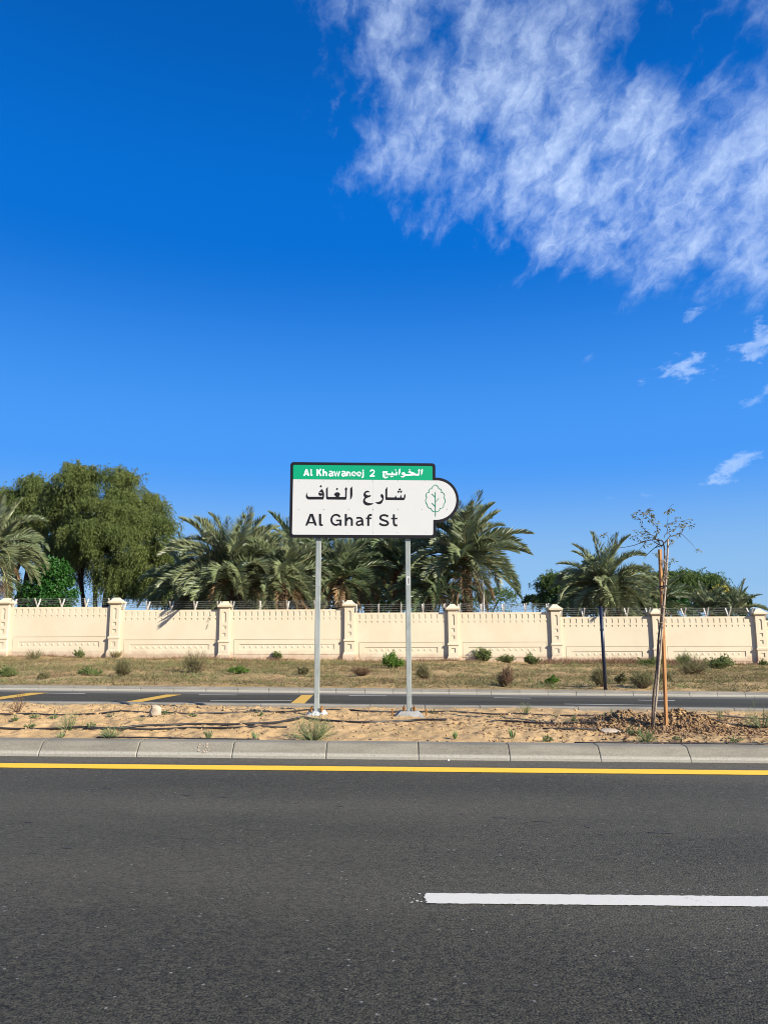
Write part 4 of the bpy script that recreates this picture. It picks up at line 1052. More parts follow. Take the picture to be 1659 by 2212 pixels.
P('low dark date palm between the weeping tree and the large bushy palm', 405, 1262, 36.6, 2.6, 30, 'palm_dark', 3, (1, 4, 7, 8, 7, 3), seed=2)
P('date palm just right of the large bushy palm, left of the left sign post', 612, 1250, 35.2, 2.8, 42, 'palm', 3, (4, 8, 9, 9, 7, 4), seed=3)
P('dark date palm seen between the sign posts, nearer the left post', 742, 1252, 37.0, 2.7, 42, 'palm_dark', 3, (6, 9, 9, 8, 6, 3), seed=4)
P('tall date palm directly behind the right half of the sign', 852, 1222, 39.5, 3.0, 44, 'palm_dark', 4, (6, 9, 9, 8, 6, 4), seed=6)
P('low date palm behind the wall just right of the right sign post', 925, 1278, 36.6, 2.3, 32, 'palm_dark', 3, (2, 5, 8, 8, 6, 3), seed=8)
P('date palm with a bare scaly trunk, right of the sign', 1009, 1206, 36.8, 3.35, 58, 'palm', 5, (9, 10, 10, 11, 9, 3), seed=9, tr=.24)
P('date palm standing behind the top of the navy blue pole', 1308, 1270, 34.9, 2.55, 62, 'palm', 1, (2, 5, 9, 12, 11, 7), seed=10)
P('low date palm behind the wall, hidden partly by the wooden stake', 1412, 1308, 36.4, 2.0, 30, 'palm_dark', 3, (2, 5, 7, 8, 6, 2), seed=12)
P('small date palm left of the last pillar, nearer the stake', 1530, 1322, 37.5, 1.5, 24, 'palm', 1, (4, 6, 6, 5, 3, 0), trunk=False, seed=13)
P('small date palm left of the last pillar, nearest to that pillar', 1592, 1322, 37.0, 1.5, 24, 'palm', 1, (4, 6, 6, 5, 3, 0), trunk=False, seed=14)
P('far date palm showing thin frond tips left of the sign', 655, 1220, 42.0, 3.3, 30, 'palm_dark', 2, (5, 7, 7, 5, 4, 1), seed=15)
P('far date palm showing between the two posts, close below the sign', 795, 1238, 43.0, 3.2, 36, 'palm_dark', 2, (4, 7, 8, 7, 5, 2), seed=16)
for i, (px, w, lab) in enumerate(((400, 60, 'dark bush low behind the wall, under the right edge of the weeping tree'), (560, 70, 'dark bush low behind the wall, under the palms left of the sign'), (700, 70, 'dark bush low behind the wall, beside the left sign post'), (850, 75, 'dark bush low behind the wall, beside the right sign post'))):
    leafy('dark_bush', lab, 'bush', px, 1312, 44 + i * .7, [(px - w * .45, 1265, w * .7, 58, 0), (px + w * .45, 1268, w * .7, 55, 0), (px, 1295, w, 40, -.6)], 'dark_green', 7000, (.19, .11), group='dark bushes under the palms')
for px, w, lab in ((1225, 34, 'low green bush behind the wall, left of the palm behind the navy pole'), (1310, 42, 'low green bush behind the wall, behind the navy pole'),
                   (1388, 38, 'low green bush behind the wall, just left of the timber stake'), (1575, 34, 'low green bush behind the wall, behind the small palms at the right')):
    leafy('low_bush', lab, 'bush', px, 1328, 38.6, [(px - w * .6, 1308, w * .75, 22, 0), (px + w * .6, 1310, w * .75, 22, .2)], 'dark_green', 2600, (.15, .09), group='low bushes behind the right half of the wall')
leafy('dark_bush', 'dark bush low behind the wall, under the bare trunk palm', 'bush', 1030, 1318, 42, [(1005, 1290, 50, 32, 0), (1075, 1297, 45, 26, 0)], 'ghaf_green', 4600, (.14, .05), group='dark bushes under the palms')
ghaf('feathery green tree left of the palm behind the navy pole', 1225, 1312, 45, [(1215, 1264, 44, 28, 0), (1262, 1268, 48, 32, .4), (1195, 1290, 28, 20, 0)], 'ghaf_green', 4600, group='feathery green trees on the right', wisps=16, hang=(.25, .7))
ghaf('feathery olive tree right of the wooden stake', 1470, 1318, 44, [(1448, 1262, 58, 30, 0), (1500, 1272, 58, 36, 0), (1420, 1290, 55, 32, .5), (1562, 1298, 42, 24, .3)], 'ghaf_green', 8000, group='feathery green trees on the right', wisps=26, hang=(.25, .7))
leafy('green_bush', 'bright green bush in front of the feathery tree, right of the stake', 'bush', 1468, 1325, 39.5, [(1455, 1298, 32, 26, 0), (1490, 1305, 30, 22, 0)], 'bush_green', 3200, (.12, .08))
leafy('far_tree', 'small dark tree far off, between the bare trunk palm and the navy pole', 'tree', 1155, 1312, 60, [(1150, 1298, 18, 13, 0), (1168, 1292, 12, 10, 0)], 'dark_green', 900, (.22, .12))
leafy('far_tree', 'dark tree with yellow blossom near the right end of the wall', 'tree', 1545, 1326, 42, [(1548, 1288, 26, 20, 0), (1528, 1272, 14, 12, 0), (1575, 1300, 22, 18, 0)], 'dark_green', 2400, (.15, .09), extra=('yellow_flower', 220, (.1, -.25, .12)))
mbp = MB(); q = at(1043, 1250, 36); mbp.tube([(q.x + .01, 36, 0), (q.x, 36, q.z)], .035, 6)
o = mbp.build('pale_pole', M['arm']); tag(o, 'thin pale pole behind the wall, right of the bare palm trunk', 'pole')

# ------------------------------------------------------------------ shrubs and weeds
def shrub(name, label, cat, px, py, wpx, hpx, kind, mat, group, surf, dens=1.0, zone=(17.8, 32.9)):
    g = gnd(px, py, *zone); zb = surf(g.x, g.y); k = g.y / FPX; w, h = wpx * k / 2, hpx * k
    o = empty(name, (g.x, g.y, zb), label, cat, group)
    c = np.array((g.x, g.y, zb)); parts = []; st_ = MB()
    if zone[0] > 15: dens *= 1.7
    else: dens *= .62
    big = 1.45 if zone[0] > 15 else 1.0
    if kind in ('leafy', 'dry', 'broom'):
        ns = int({'leafy': 46, 'dry': 60, 'broom': 70}[kind] * dens)
        ncl = rng.integers(4, 8); cl = [(rng.uniform(-.6, .6), rng.uniform(-.45, .45), rng.uniform(.5, 1.08), rng.uniform(.28, .55)) for _ in range(ncl)]
        for i in range(ns):
            a = rng.random() * 6.283; rr = math.sqrt(rng.random()); top = np.array((math.cos(a) * w * rr, math.sin(a) * w * .75 * rr, h * (1 - (.8 if zone[0] < 15 else .55) * rr ** 2) * rng.uniform(.35 if zone[0] < 15 else .6, 1.08)))
            if zone[0] > 15:
                q = cl[rng.integers(ncl)]; top = np.array(((q[0] + math.cos(a) * rr * q[3]) * w, (q[1] + math.sin(a) * rr * q[3]) * w * .8, h * q[2] * (1 - .5 * rr ** 2) * rng.uniform(.55, 1.1)))
            base = np.array((math.cos(a) * w * .25 * rr, math.sin(a) * w * .2 * rr, 0))
            mid = (base + top) / 2 + np.array((math.cos(a), math.sin(a), 0)) * w * .12 + np.array((0, 0, h * .08))
            pts = [base, mid, top]
            st_.tube([tuple(c + p) for p in pts], [.006 * (h * 1.4 + .3), .004 * (h * 1.4 + .3), .0015], 3, False)
            m = {'leafy': 34, 'dry': 18, 'broom': 14}[kind]
            t = rng.random(m) ** .7; p = np.where(t[:, None] < .5, base + (mid - base) * (t[:, None] * 2), mid + (top - mid) * (t[:, None] * 2 - 1))
            d = rng.normal(0, 1, (m, 3)) + np.array([0, 0, .5]) + (top - base) / (np.linalg.norm(top - base) + 1e-6) * (1.3 if kind == 'broom' else .6)
            ll, lw = {'leafy': (.16, .05), 'dry': (.22, .02), 'broom': (.34, .014)}[kind]
            s = (.05 + .55 * h) * big
            parts.append(quads(c + p, d, ll * s * rng.uniform(.6, 1.3, m), lw * s))
    elif kind == 'tuft':
        n = int(70 * dens); a = rng.random(n) * 6.283; rr = np.sqrt(rng.random(n))
        base = np.stack([np.cos(a) * w * .35 * rr, np.sin(a) * w * .35 * rr, np.zeros(n)], 1)
        d = np.stack([np.cos(a) * w * rr, np.sin(a) * w * rr, h * rng.uniform(.5, 1.1, n)], 1)
        parts.append(quads(c + base, d, np.linalg.norm(d, axis=1), .012 + .01 * h))
    leaves_obj('foliage', parts, M[mat], o)
    if st_.v: st_.build('stems', M[mat] if (kind == 'broom' and zone[0] < 15) else M['twig'], o)
    return o
VG = 'shrubs on the sandy verge'
for a in ((15, 1463, 46, 27, 'leafy', 'sh_green', 'green shrub on the verge at the left edge of the photo'),
          (75, 1426, 34, 24, 'tuft', 'sh_olive', 'grassy tuft against the wall foot under the leftmost wall bay'),
          (173, 1424, 34, 21, 'leafy', 'sh_green', 'small dense green shrub against the wall, left of the second pillar'),
          (250, 1424, 26, 20, 'tuft', 'drygrass', 'dry grass tuft at the foot of the second pillar from the left'),
          (203, 1463, 74, 28, 'leafy', 'sh_green', 'wide low green shrub on the verge left of the darker upright shrub'),
          (266, 1463, 58, 42, 'broom', 'sh_olive', 'dark olive upright shrub on the verge below the second pillar'),
          (96, 1470, 28, 18, 'leafy', 'sh_olive', 'small olive shrub low on the verge at the left'),
          (425, 1456, 62, 42, 'broom', 'sh_olive', 'two pronged olive shrub on the verge left of the bright green mound'),
          (515, 1462, 62, 22, 'leafy', 'sh_bright', 'bright green mounded shrub on the verge left of the sign'),
          (600, 1426, 28, 22, 'leafy', 'sh_green', 'small green shrub at the wall foot left of the left sign post'),
          (655, 1458, 40, 18, 'leafy', 'sh_olive', 'small low shrub on the verge just left of the left sign post'),
          (782, 1462, 60, 24, 'dry', 'sh_brown', 'low brown dry shrub on the verge between the sign posts'),
          (848, 1450, 50, 40, 'leafy', 'sh_bright', 'green shrub with pale stems on the verge left of the right sign post'),
          (918, 1468, 48, 32, 'broom', 'sh_olive', 'olive shrub on the verge just right of the right sign post'),
          (1045, 1428, 56, 34, 'leafy', 'sh_green', 'tallest of the green shrubs against the wall right of the sign'),
          (1095, 1432, 60, 20, 'leafy', 'sh_green', 'low wide green shrub against the wall, middle of that row'),
          (1153, 1436, 50, 26, 'leafy', 'sh_green', 'rightmost green shrub of the row against the wall left of the fifth pillar'),
          (1088, 1485, 50, 44, 'dry', 'sh_brown', 'reddish brown dry shrub on the verge right of the sign'),
          (1185, 1480, 48, 27, 'leafy', 'sh_bright', 'small bright green shrub on the verge left of the navy pole'),
          (1298, 1487, 42, 42, 'broom', 'sh_olive', 'olive shrub growing behind the navy pole foot'),
          (1343, 1482, 32, 26, 'leafy', 'sh_olive', 'small olive shrub just right of the navy pole'),
          (1388, 1491, 60, 42, 'broom', 'sh_olive', 'round olive shrub on the verge left of the cane and stake'),
          (1440, 1475, 34, 26, 'broom', 'sh_olive', 'thin olive shrub showing behind the wooden stake'),
          (1408, 1440, 90, 24, 'leafy', 'sh_green', 'low green shrub at the wall foot behind the sapling'),
          (1492, 1462, 84, 44, 'broom', 'sh_olive', 'big olive shrub on the verge right of the stake'),
          (1478, 1442, 44, 34, 'broom', 'sh_green', 'yellowish feathery shrub behind the big olive shrub'),
          (1548, 1447, 78, 34, 'leafy', 'sh_green', 'wide green shrub near the wall left of the last pillar'),
          (1652, 1442, 34, 16, 'leafy', 'sh_green', 'small dark green shrub at the right edge under the last pillar')):
    shrub('shrub', a[6], 'shrub', *a[:6], VG, vz)
MG = 'weeds on the sandy median'
for a in ((676, 1597, 104, 62, 'broom', 'broom', 'wispy green broom plant in front of the left sign post', 1.5),
          (150, 1577, 62, 46, 'broom', 'broom', 'thin pale broom weed on the median at the left', .6),
          (236, 1598, 50, 28, 'broom', 'weed', 'bushy green weed on the median by the kerb, left', .9),
          (195, 1577, 30, 18, 'leafy', 'weed', 'small leafy weed on the hose right of the pale broom weed', .5),
          (40, 1541, 34, 52, 'dry', 'sh_brown', 'bare dry twiggy weed at the left in front of the far road', .35),
          (65, 1576, 24, 16, 'leafy', 'weed', 'small leafy weed on the hose at the far left', .5),
          (32, 1560, 22, 12, 'leafy', 'weed', 'low weed near the left edge between two hoses', .5),
          (75, 1552, 30, 14, 'leafy', 'weed', 'low green weed beside the back hose, far left', .5),
          (242, 1549, 30, 12, 'leafy', 'weed', 'flat green weed on the back hose below the first rumble bar', .5),
          (360, 1548, 24, 14, 'leafy', 'weed', 'low weed on the back hose beside the pale rock', .4),
          (450, 1597, 18, 20, 'tuft', 'weed', 'narrow weed behind the kerb left of the broom plant', .5),
          (552, 1598, 18, 18, 'tuft', 'weed', 'narrow weed behind the kerb just left of the broom plant', .5),
          (560, 1545, 22, 14, 'leafy', 'weed', 'low weed on the back hose left of the left sign post', .4),
          (935, 1543, 24, 12, 'leafy', 'weed', 'low weed on the back hose right of the right sign post', .5),
          (1133, 1541, 32, 40, 'broom', 'broom', 'upright wispy weed in front of the far road, right of the sign', .4),
          (983, 1600, 14, 20, 'tuft', 'weed', 'blue green seedling behind the kerb below the right sign post', .5),
          (1106, 1599, 16, 26, 'tuft', 'weed', 'upright seedling behind the kerb right of the sign', .5),
          (1182, 1602, 24, 22, 'leafy', 'weed', 'small green weed behind the kerb left of the dug soil', .5),
          (1316, 1551, 28, 18, 'leafy', 'weed', 'small weed at the back left of the dug soil', .5),
          (1396, 1602, 46, 38, 'broom', 'weed', 'green weed in front of the sapling stem by the kerb', .8),
          (1365, 1588, 40, 22, 'leafy', 'weed', 'leafy weed left of the sapling stem on the dug soil', .5),
          (1552, 1556, 26, 26, 'broom', 'broom', 'thin weed right of the dug soil', .4),
          (118, 1552, 20, 14, 'leafy', 'weed', 'tiny weed on the back hose, second from the left edge', .5),
          (300, 1560, 26, 16, 'broom', 'broom', 'faint pale weed between the hoses left of the pale rock', .4),
          (265, 1578, 24, 14, 'leafy', 'weed', 'low weed on the thick hose right of the pale broom weed', .5),
          (132, 1599, 20, 14, 'tuft', 'weed', 'sparse weed behind the kerb below the pale broom weed', .4),
          (415, 1552, 24, 12, 'leafy', 'weed', 'low weed under the back hose right of the pale rock', .4),
          (1240, 1560, 22, 12, 'leafy', 'weed', 'low weed at the left foot of the dug soil', .4),
          (1465, 1604, 26, 12, 'leafy', 'weed', 'low weed behind the kerb right of the timber stake', .4),
          (1590, 1606, 40, 16, 'leafy', 'weed', 'spreading low weed behind the kerb near the right edge', .5),
          (1645, 1575, 80, 60, 'broom', 'broom', 'tall wispy broom plant at the right edge of the median', .8)):
    shrub('weed', a[6], 'weed', *a[:6], MG, mz, a[7], (8.15, 13.0))

# ------------------------------------------------------------------ ground cover, litter, clods, stones
def scatter_grass(name, n, x0, x1, y0, y1, surf, mat, hgt, per, thr, seed, sc=1.0, w=.012):
    r = np.random.default_rng(seed); x = r.uniform(x0, x1, n); y = r.uniform(y0, y1, n)
    k = fbm(x * .35 * sc, y * .5 * sc, seed, 4) + r.normal(0, .06, n) > thr; x, y = x[k], y[k]
    x = np.repeat(x, per) + r.normal(0, .05, len(x) * per); y = np.repeat(y, per) + r.normal(0, .05, len(y) * per)
    ok = (y > y0) & (y < y1); x, y = x[ok], y[ok]
    z = surf(x, y) - .005; m = len(x)
    d = np.stack([r.normal(0, 1.1, m), r.normal(0, 1.1, m), r.uniform(.35, 1.2, m)], 1)
    V, F = quads(np.stack([x, y, z], 1), d, r.uniform(.4, 1.2, m) * hgt, w)
    o = link(name, np_mesh(name, V, F, M[mat])); tag(o, kind='stuff'); return o
scatter_grass('dry_grass', 22000, -22, 22, 17.8, 32.4, verge_z, 'drygrass', .17, 6, .03, 5)
scatter_grass('green_ground_cover', 14000, -22, 22, 17.85, 30, verge_z, 'sh_olive', .17, 7, .03, 8)
scatter_grass('low_scrub', 2600, -22, 22, 18.2, 31, verge_z, 'sh_green', .24, 9, .13, 91, 1.6, .016)
scatter_grass('brown_ground_cover', 9000, -22, 22, 17.85, 31, verge_z, 'sh_brown', .13, 5, .07, 77)
scatter_grass('wall_foot_grass', 2600, -22, 22, 31.6, 32.85, verge_z, 'redgrass', .24, 5, -.08, 15, w=.016)
scatter_grass('reddish_grass', 1500, 6.5, 13.5, 30.8, 32.8, verge_z, 'redgrass', .32, 5, -.25, 17, w=.016)
scatter_grass('median_sprouts', 260, -7, 7, 8.2, 12.9, median_z, 'weed', .07, 6, .10, 25, 1.5, .008)
def chips(name, n, cx_, cy_, sx, sy, size, mat, seed, surf=median_z, kind='stuff', clipy=(8.14, 13.0), lift=.3):
    r = np.random.default_rng(seed)
    bm = bmesh.new(); bmesh.ops.create_icosphere(bm, subdivisions=1, radius=1); bv = np.array([v.co[:] for v in bm.verts]); bf = np.array([[v.index for v in f.verts] for f in bm.faces]); bm.free()
    x = r.normal(cx_, sx, n); y = np.clip(r.normal(cy_, sy, n), *clipy); y += (y == clipy[0]) * r.uniform(0, .4, n)
    sz = size[0] + (size[1] - size[0]) * r.random(n) ** 3.0; z = surf(x, y); nb = len(bv)
    q = bv[None] * (1 + r.uniform(-.75, .5, (n, nb, 1))) * np.stack([np.ones(n), r.uniform(.45, .9, n), r.uniform(.25, .65, n)], 1)[:, None] * sz[:, None, None]
    t1 = r.uniform(-1, 1, n); ca, sa = np.cos(t1)[:, None], np.sin(t1)[:, None]
    q = np.stack([q[..., 0] * ca - q[..., 2] * sa, q[..., 1], q[..., 0] * sa + q[..., 2] * ca], -1)
    t2 = r.random(n) * 6.283; ca, sa = np.cos(t2)[:, None], np.sin(t2)[:, None]
    q = np.stack([q[..., 0] * ca - q[..., 1] * sa, q[..., 0] * sa + q[..., 1] * ca, q[..., 2]], -1)
    q += np.stack([x, y, z + sz * lift], 1)[:, None]
    V = [q.reshape(-1, 3)]; F = [(bf[None] + (np.arange(n) * nb)[:, None, None]).reshape(-1, 3)]
    o = link(name, np_mesh(name, np.concatenate(V), np.concatenate(F), M[mat])); tag(o, kind=kind); return o
chips('soil_clods', 6500, st.x - .02, 9.45, .50, .31, (.006, .034), 'clod', 3)
chips('soil_crumbs', 1800, st.x - .1, 9.3, 1.1, .6, (.006, .03), 'clod', 4)
chips('sand_crumbs', 1400, 0, 10.6, 4.5, 1.5, (.004, .016), 'stone', 6)
chips('kerb_side_crumbs', 1500, -3.5, 11.6, 2.6, .9, (.006, .034), 'sand', 7)
chips('lumpy_sand', 1600, -1, 9.6, 3.8, .9, (.005, .026), 'sand', 17)
def litter(name, n, cx_, cy_, sx, sy, seed):
    r = np.random.default_rng(seed); x = r.normal(cx_, sx, n); y = np.clip(r.normal(cy_, sy, n), 8.14, 12.95)
    d = np.stack([r.normal(0, 1, n), r.normal(0, 1, n), r.normal(.1, .25, n)], 1)
    V, F = quads(np.stack([x, y, median_z(x, y) + .008], 1), d, r.uniform(.02, .07, n), r.uniform(.01, .022, n))
    tag(link(name, np_mesh(name, V, F, M['litter'])), kind='stuff')
litter('dry_leaf_litter', 3600, 4.0, 9.7, 1.5, .85, 31)
litter('scattered_litter', 260, -1.5, 10.2, 3.2, 1.3, 32)
# the pale rock and a few loose stones one can pick out
def rock(name, label, px, py, w, h, mat, zone=(8.15, 13.0), surf=mz):
    g = gnd(px, py, *zone); bm = bmesh.new(); bmesh.ops.create_icosphere(bm, subdivisions=2, radius=1)
    for v in bm.verts:
        v.co *= random.uniform(.82, 1.1); v.co.x *= w / 2; v.co.y *= w / 2.4; v.co.z *= h * .62
    me = bpy.data.meshes.new(name); bm.to_mesh(me); bm.free(); me.materials.append(M[mat])
    o = link(name, me, None, (g.x, g.y, surf(g.x, g.y) + h * .35)); tag(o, label, 'rock'); return o
rock('rock', 'pale pointed rock on the median below the first rumble bar', 336, 1553, .16, .15, 'stone')
rock('rock', 'flat pale slab of rubble behind the kerb left of the dug soil', 1315, 1583, .26, .05, 'stone')
rock('pebble', 'small white pebble on the asphalt by the kerb, right of the left sign post', 968, 1627, .03, .02, 'sign_white', (3, 7.8), lambda x, y: -SL * x)

# ------------------------------------------------------------------ irrigation hoses
def hose(label, pts, r=.016, lift=.9):
    r = r * .68
    P_ = []
    for px, py in pts:
        P_.append(gnd(px, py, 8.14, 13.0))
    out = []
    for i in range(len(P_) - 1):
        n = max(2, int((P_[i + 1] - P_[i]).length / .12))
        for q in range(n):
            v = P_[i].lerp(P_[i + 1], q / n); out.append(Vector((v.x, v.y + .012 * math.sin(v.x * 5), mz(v.x, v.y) + r * lift)))
    v = P_[-1]; out.append(Vector((v.x, v.y, mz(v.x, v.y) + r * lift)))
    # a stiff pipe bridges the hollows
    zs = [p.z for p in out]
    for _ in range(3): zs = [max(zs[i], (zs[max(i - 1, 0)] + zs[min(i + 1, len(zs) - 1)]) / 2) for i in range(len(zs))]
    for p, z in zip(out, zs): p.z = z
    mb = MB(); mb.tube(out, r, 8); o = mb.build('irrigation_hose', M['hose'], None, True)
    return tag(o, label, 'hose', 'black irrigation hoses on the median')
hose('longest black hose, along the back of the median next to the far kerb', [(-40, 1545), (200, 1544.5), (415, 1544), (540, 1541), (700, 1541), (830, 1541.5), (1025, 1541.5), (1105, 1544), (1244, 1548), (1450, 1550), (1700, 1554)], .016)
hose('thick black hose passing in front of both sign footings', [(-40, 1574), (100, 1577), (175, 1577.5), (250, 1576.5), (300, 1572), (415, 1569), (552, 1569), (602, 1564), (652, 1558), (715, 1561), (777, 1565), (830, 1564), (862, 1562), (910, 1561), (965, 1564.5)], .02)
hose('black hose running beside the thick one, left of the broom plant', [(180, 1579), (300, 1578), (415, 1577), (540, 1577), (620, 1575.5)], .016)
hose('black hose coming out of the sand right of the sign, ending at the dug soil', [(1052, 1562), (1070, 1560), (1117, 1562), (1244, 1568.5), (1305, 1570)], .018)
hose('black hose in front of the dug soil, left of the sapling', [(1172, 1581), (1244, 1582), (1384, 1583)], .015)
hose('black hose right of the dug soil', [(1535, 1574), (1600, 1574), (1700, 1576)], .015)
hose('thin black hose lying behind the near kerb at the right', [(1240, 1606), (1400, 1608), (1540, 1610), (1700, 1612)], .014)
hose('thin black hose lying behind the near kerb, left of the broom plant', [(210, 1597.5), (330, 1599), (480, 1600), (560, 1601)], .012)

# ------------------------------------------------------------------ navy pole
g = gnd(1307.5, 1491.5, 17, 18.2); g = at(1307.5, 1491.5, 17.9); t = at(1297, 1312, 17.9); xb = g.x; zb = float(gz(g.x, 17.9))
pole = empty('navy_pole', (xb, 17.9, zb), 'thin navy blue pole standing behind the far kerb', 'pole')
mb = MB(); tx = t.x + .0
mb.tube([(xb, 17.9, zb - .05), (tx + (xb - tx) * .5, 17.9, (zb + t.z) / 2), (tx, 17.9, t.z)], .042, 12); mb.build('shaft', M['navy'], pole, True)
mb = MB(); mb.tube([(tx, 17.9, t.z - .002), (tx, 17.9, t.z + .02)], .047, 12); mb.build('cap', M['navy'], pole)
mb = MB(); mb.box((tx - .06, 17.93, t.z + .0), (.11, .03, .025)); mb.build('bracket', M['navy'], pole)
mb = MB(); mb.tube([(tx + .002, 17.9, t.z - .55), (tx, 17.9, t.z - .50)], .046, 12); mb.build('collar', M['navy'], pole)

# ------------------------------------------------------------------ stake, cane and sapling
TY = 9.25
def z6(x, y, dy=0.0): return atS(2420 + x / 5.53, 1930 + y / 5.53, TY + dy)
def z7(x, y, dy=0.0): return atS(2420 + x / 3.687, 2300 + y / 3.687, TY + dy)
sb, stp = z7(537, 1835), z6(668, 1035)
stake = empty('timber_stake', (sb.x, TY, mz(sb.x, TY)), 'tall square orange timber stake in the heap of dug soil', 'stake')
mb = MB(); d = (stp - sb); base = sb - d.normalized() * .15
rot = Matrix.Rotation(R(20), 3, 'Z'); hw = .0165
vs = []
for p in (base, sb.lerp(stp, .5) + Vector((.004, 0, 0)), stp):
    for sx, sy in ((-1, -1), (1, -1), (1, 1), (-1, 1)): vs.append(p + rot @ Vector((sx * hw, sy * hw, 0)))
mb.add(vs, [(i + 4 * j, (i + 1) % 4 + 4 * j, (i + 1) % 4 + 4 + 4 * j, i + 4 + 4 * j) for j in range(2) for i in range(4)] + [(8, 9, 10, 11)])
mb.build('post', M['wood'], stake)
sap = empty('sapling', (z7(345, 1830).x, TY + .02, mz(z7(345, 1830).x, TY)), 'young sapling with sparse drooping twigs tied to the timber stake', 'tree')
mb = MB(); dk = .045
trunk = [z7(338, 1850, dk), z7(345, 1640, dk), z7(360, 1350, dk), z7(385, 1180, dk), z7(405, 1000, dk), z7(410, 880, dk), z7(420, 700, dk), z7(428, 560, dk), z7(455, 350, dk), z7(485, 100, dk), z6(760, 1700, dk), z6(770, 1400, dk), z6(768, 1200, dk), z6(765, 1020, dk), z6(745, 890, dk), z6(712, 838, dk)]
mb.tube(trunk, [.017 - .0006 * i for i in range(len(trunk))], 6); mb.build('trunk', M['sap_bark'], sap, True)
cane = empty('bamboo_cane', (z7(358, 1835).x, TY, mz(z7(358, 1835).x, TY)), 'grey support cane leaning beside the sapling stem', 'cane')
mb = MB(); mb.tube([z7(352, 1850, -.02), z7(400, 1400, -.02), z7(440, 900, -.02), z7(478, 430, -.02), z7(505, 100, -.02), z6(800, 1700, -.02), z6(835, 1050, -.02), z6(842, 815, -.02)], [.014, .014, .0135, .013, .013, .0125, .012, .012], 7); mb.build('rod', M['cane'], cane, True)
BR = [([(760, 1000), (740, 880), (710, 835), (560, 820), (430, 840), (300, 880), (120, 945), (-60, 985), (-330, 1010)], .008, 'bark', []),
      ([(690, 985), (860, 780), (895, 730), (850, 680)], .007, 'bark', []),
      ([(720, 940), (560, 1000), (450, 1090), (330, 1230)], .006, 'bark', []),
      ([(640, 930), (540, 1020), (390, 1150)], .005, 'bark', []),
      ([(690, 960), (640, 880), (540, 750), (430, 690), (330, 600), (270, 500), (240, 380), (180, 340), (40, 300)], .005, 'twig', [(.05, .3), (.38, .62), (.74, 1)]),
      ([(700, 860), (600, 830), (380, 740), (250, 690), (170, 600)], .004, 'twig', [(.45, 1)]),
      ([(650, 940), (560, 870), (430, 800), (300, 880), (170, 770), (40, 760)], .004, 'twig', [(.5, 1)]),
      ([(650, 700), (600, 560), (540, 480), (460, 410), (330, 270), (240, 225), (60, 290)], .004, 'twig', [(.35, 1)]),
      ([(330, 270), (400, 200), (500, 190)], .003, 'twig', [(.2, 1)]), ([(460, 410), (540, 330), (480, 260)], .003, 'twig', [(.3, 1)]),
      ([(580, 800), (610, 650), (620, 540), (640, 420)], .004, 'twig', [(0, 1)]),
      ([(820, 680), (830, 600), (800, 540), (840, 490), (940, 460), (1030, 430), (1140, 430), (1220, 410), (1350, 385)], .004, 'twig', [(.2, .55), (.78, 1)]),
      ([(760, 780), (780, 710), (860, 660), (960, 610), (1080, 540), (1140, 470)], .004, 'twig', [(.3, .6), (.85, 1)]),
      ([(1030, 430), (980, 390), (1060, 345), (1140, 395)], .003, 'twig', [(.2, .8)]),
      ([(860, 770), (1000, 740), (1100, 690), (1150, 650), (1210, 530), (1250, 440)], .004, 'twig', [(.2, .5), (.85, 1)]),
      ([(1120, 690), (1240, 810), (1350, 910), (1420, 1010), (1530, 1090)], .0028, 'twig', [(.85, 1)]),
      ([(830, 480), (845, 300), (840, 200), (900, 110), (945, 65), (968, 85)], .0025, 'twig', [(.45, .55)]), ([(840, 190), (960, 185)], .002, 'twig', [(.1, 1)]),
      ([(220, 1050), (300, 970), (340, 920), (470, 930)], .0025, 'twig', [(.5, 1)]), ([(1150, 560), (1130, 620), (1150, 650)], .002, 'twig', [(0, .3)]),
      ([(1310, 520), (1390, 530)], .002, 'twig', [(0, 1)]), ([(840, 860), (940, 830), (900, 900), (940, 960)], .003, 'twig', [(0, 1)]),
      ([(850, 1230), (960, 1250), (1000, 1290)], .002, 'twig', [(.3, 1)]), ([(580, 1120), (620, 1150)], .002, 'twig', [(0, 1)]),
      ([(-610, 760), (-480, 690), (-430, 780), (-400, 900), (-330, 1010)], .003, 'twig', [(0, .35)]), ([(-280, 880), (-200, 890)], .002, 'twig', [(0, 1)])]
lv = []
for pts, r_, mt, spans in BR:
    dy = random.uniform(-.25, .25)
    P_ = [z6(x, y, dk + dy * i / max(1, len(pts) - 1)) for i, (x, y) in enumerate(pts)]
    mb = MB(); mb.tube(P_, [r_ * (1 - .6 * i / max(1, len(P_) - 1)) for i in range(len(P_))], 5, False); mb.build('branch', M[mt], sap, True)
    acc = [0]
    for a, b in zip(P_[:-1], P_[1:]): acc.append(acc[-1] + (b - a).length)
    for s0, s1 in spans:
        n = max(4, int((s1 - s0) * acc[-1] / .017))
        for q in range(n):
            s = (s0 + (s1 - s0) * q / n) * acc[-1]; i = max(j for j in range(len(acc)) if acc[j] <= s); i = min(i, len(P_) - 2)
            p = P_[i].lerp(P_[i + 1], (s - acc[i]) / max(1e-6, acc[i + 1] - acc[i]))
            for _ in range(2):
                lv.append((p + Vector((random.uniform(-.02, .02), random.uniform(-.03, .03), random.uniform(-.02, .02))), Vector((random.uniform(-1, 1), random.uniform(-.6, .6), random.uniform(-1, .25)))))
C = np.array([p[:] for p, _ in lv]); D = np.array([d[:] for _, d in lv])
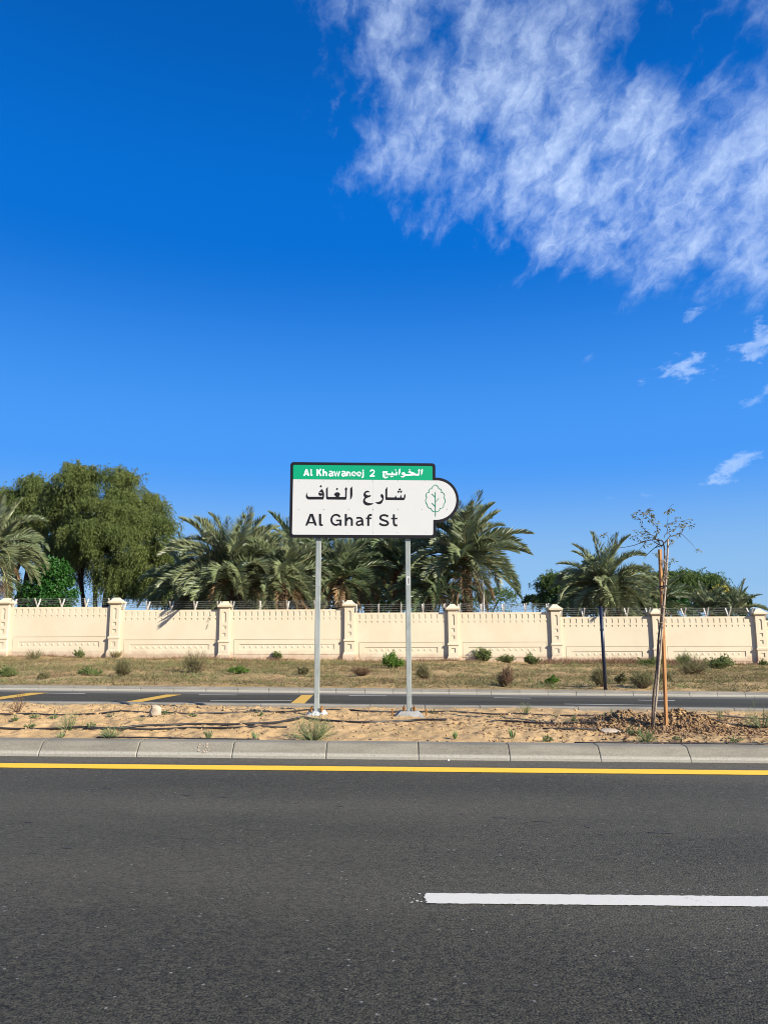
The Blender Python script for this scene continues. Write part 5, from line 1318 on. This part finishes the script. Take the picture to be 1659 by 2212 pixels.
leaves_obj('leaves', [quads(C, D, rng.uniform(.028, .06, len(C)), .016)], M['sap_leaf'], sap)
# dry curled bark and bindings round the stem
mb = MB()
for s in range(34):
    y0 = random.uniform(-2300, 1000); w = random.uniform(18, 60)
    f = (lambda yy, ww: z6(800 + ww - max(0, (yy - 900)) * .035, yy)) ; yy = 900 + (y0 + 2300) / 3300 * 1900
    p = z6(795 - (yy - 900) * .05, yy, -.02); pts = [p]
    for _ in range(4): pts.append(pts[-1] + Vector((random.uniform(-.022, .022), random.uniform(-.015, .012), random.uniform(-.045, .03))))
    mb.tube(pts, .004, 4)
tag(mb.build('dry_tendrils', M['cane'], sap), kind='stuff')
for (x0, x1, y, zf) in ((395, 425, 1145, z7), (335, 380, 1640, z7), (425, 500, 375, z7), (460, 520, 158, z7), (750, 850, 1640, z6)):
    mb = MB(); a, b = zf(x0, y), zf(x1, y); n = 12; c_ = (a + b) / 2; rx = (b - a).length / 2
    for k in range(2):
        mb.tube([c_ + Vector((math.cos(2 * math.pi * i / n) * rx, math.sin(2 * math.pi * i / n) * .04, .006 * k + .004 * math.sin(i))) for i in range(n + 1)], .003, 4, False)
    mb.build('twine_tie', M['twine'], sap)
tie = empty('strap_tie', z6(700, 1830), 'black rubber strap binding the stake to the sapling', 'strap')
mb = MB(); a, b = z6(640, 1850), z6(825, 1790); c_ = (a + b) / 2; rx = (b - a).length / 2; n = 20; rows = []
for i in range(n):
    an = 2 * math.pi * i / n; p = c_ + Vector((math.cos(an) * rx, math.sin(an) * .055, math.cos(an) * .008)); rows.append((p - Vector((0, 0, .009)), p + Vector((0, 0, .009))))
mb.add([q for r_ in rows for q in r_], [(2 * i, 2 * ((i + 1) % n), 2 * ((i + 1) % n) + 1, 2 * i + 1) for i in range(n)]); mb.build('loop', M['black_strap'], tie)
mb = MB(); mb.tube([z6(650, 1835, -.03), z6(600, 1845, -.04), z6(560, 1860, -.04), z6(565, 1872, -.04), z6(610, 1872, -.04), z6(665, 1865, -.03)], .005, 5); mb.build('tail', M['black_strap'], tie)
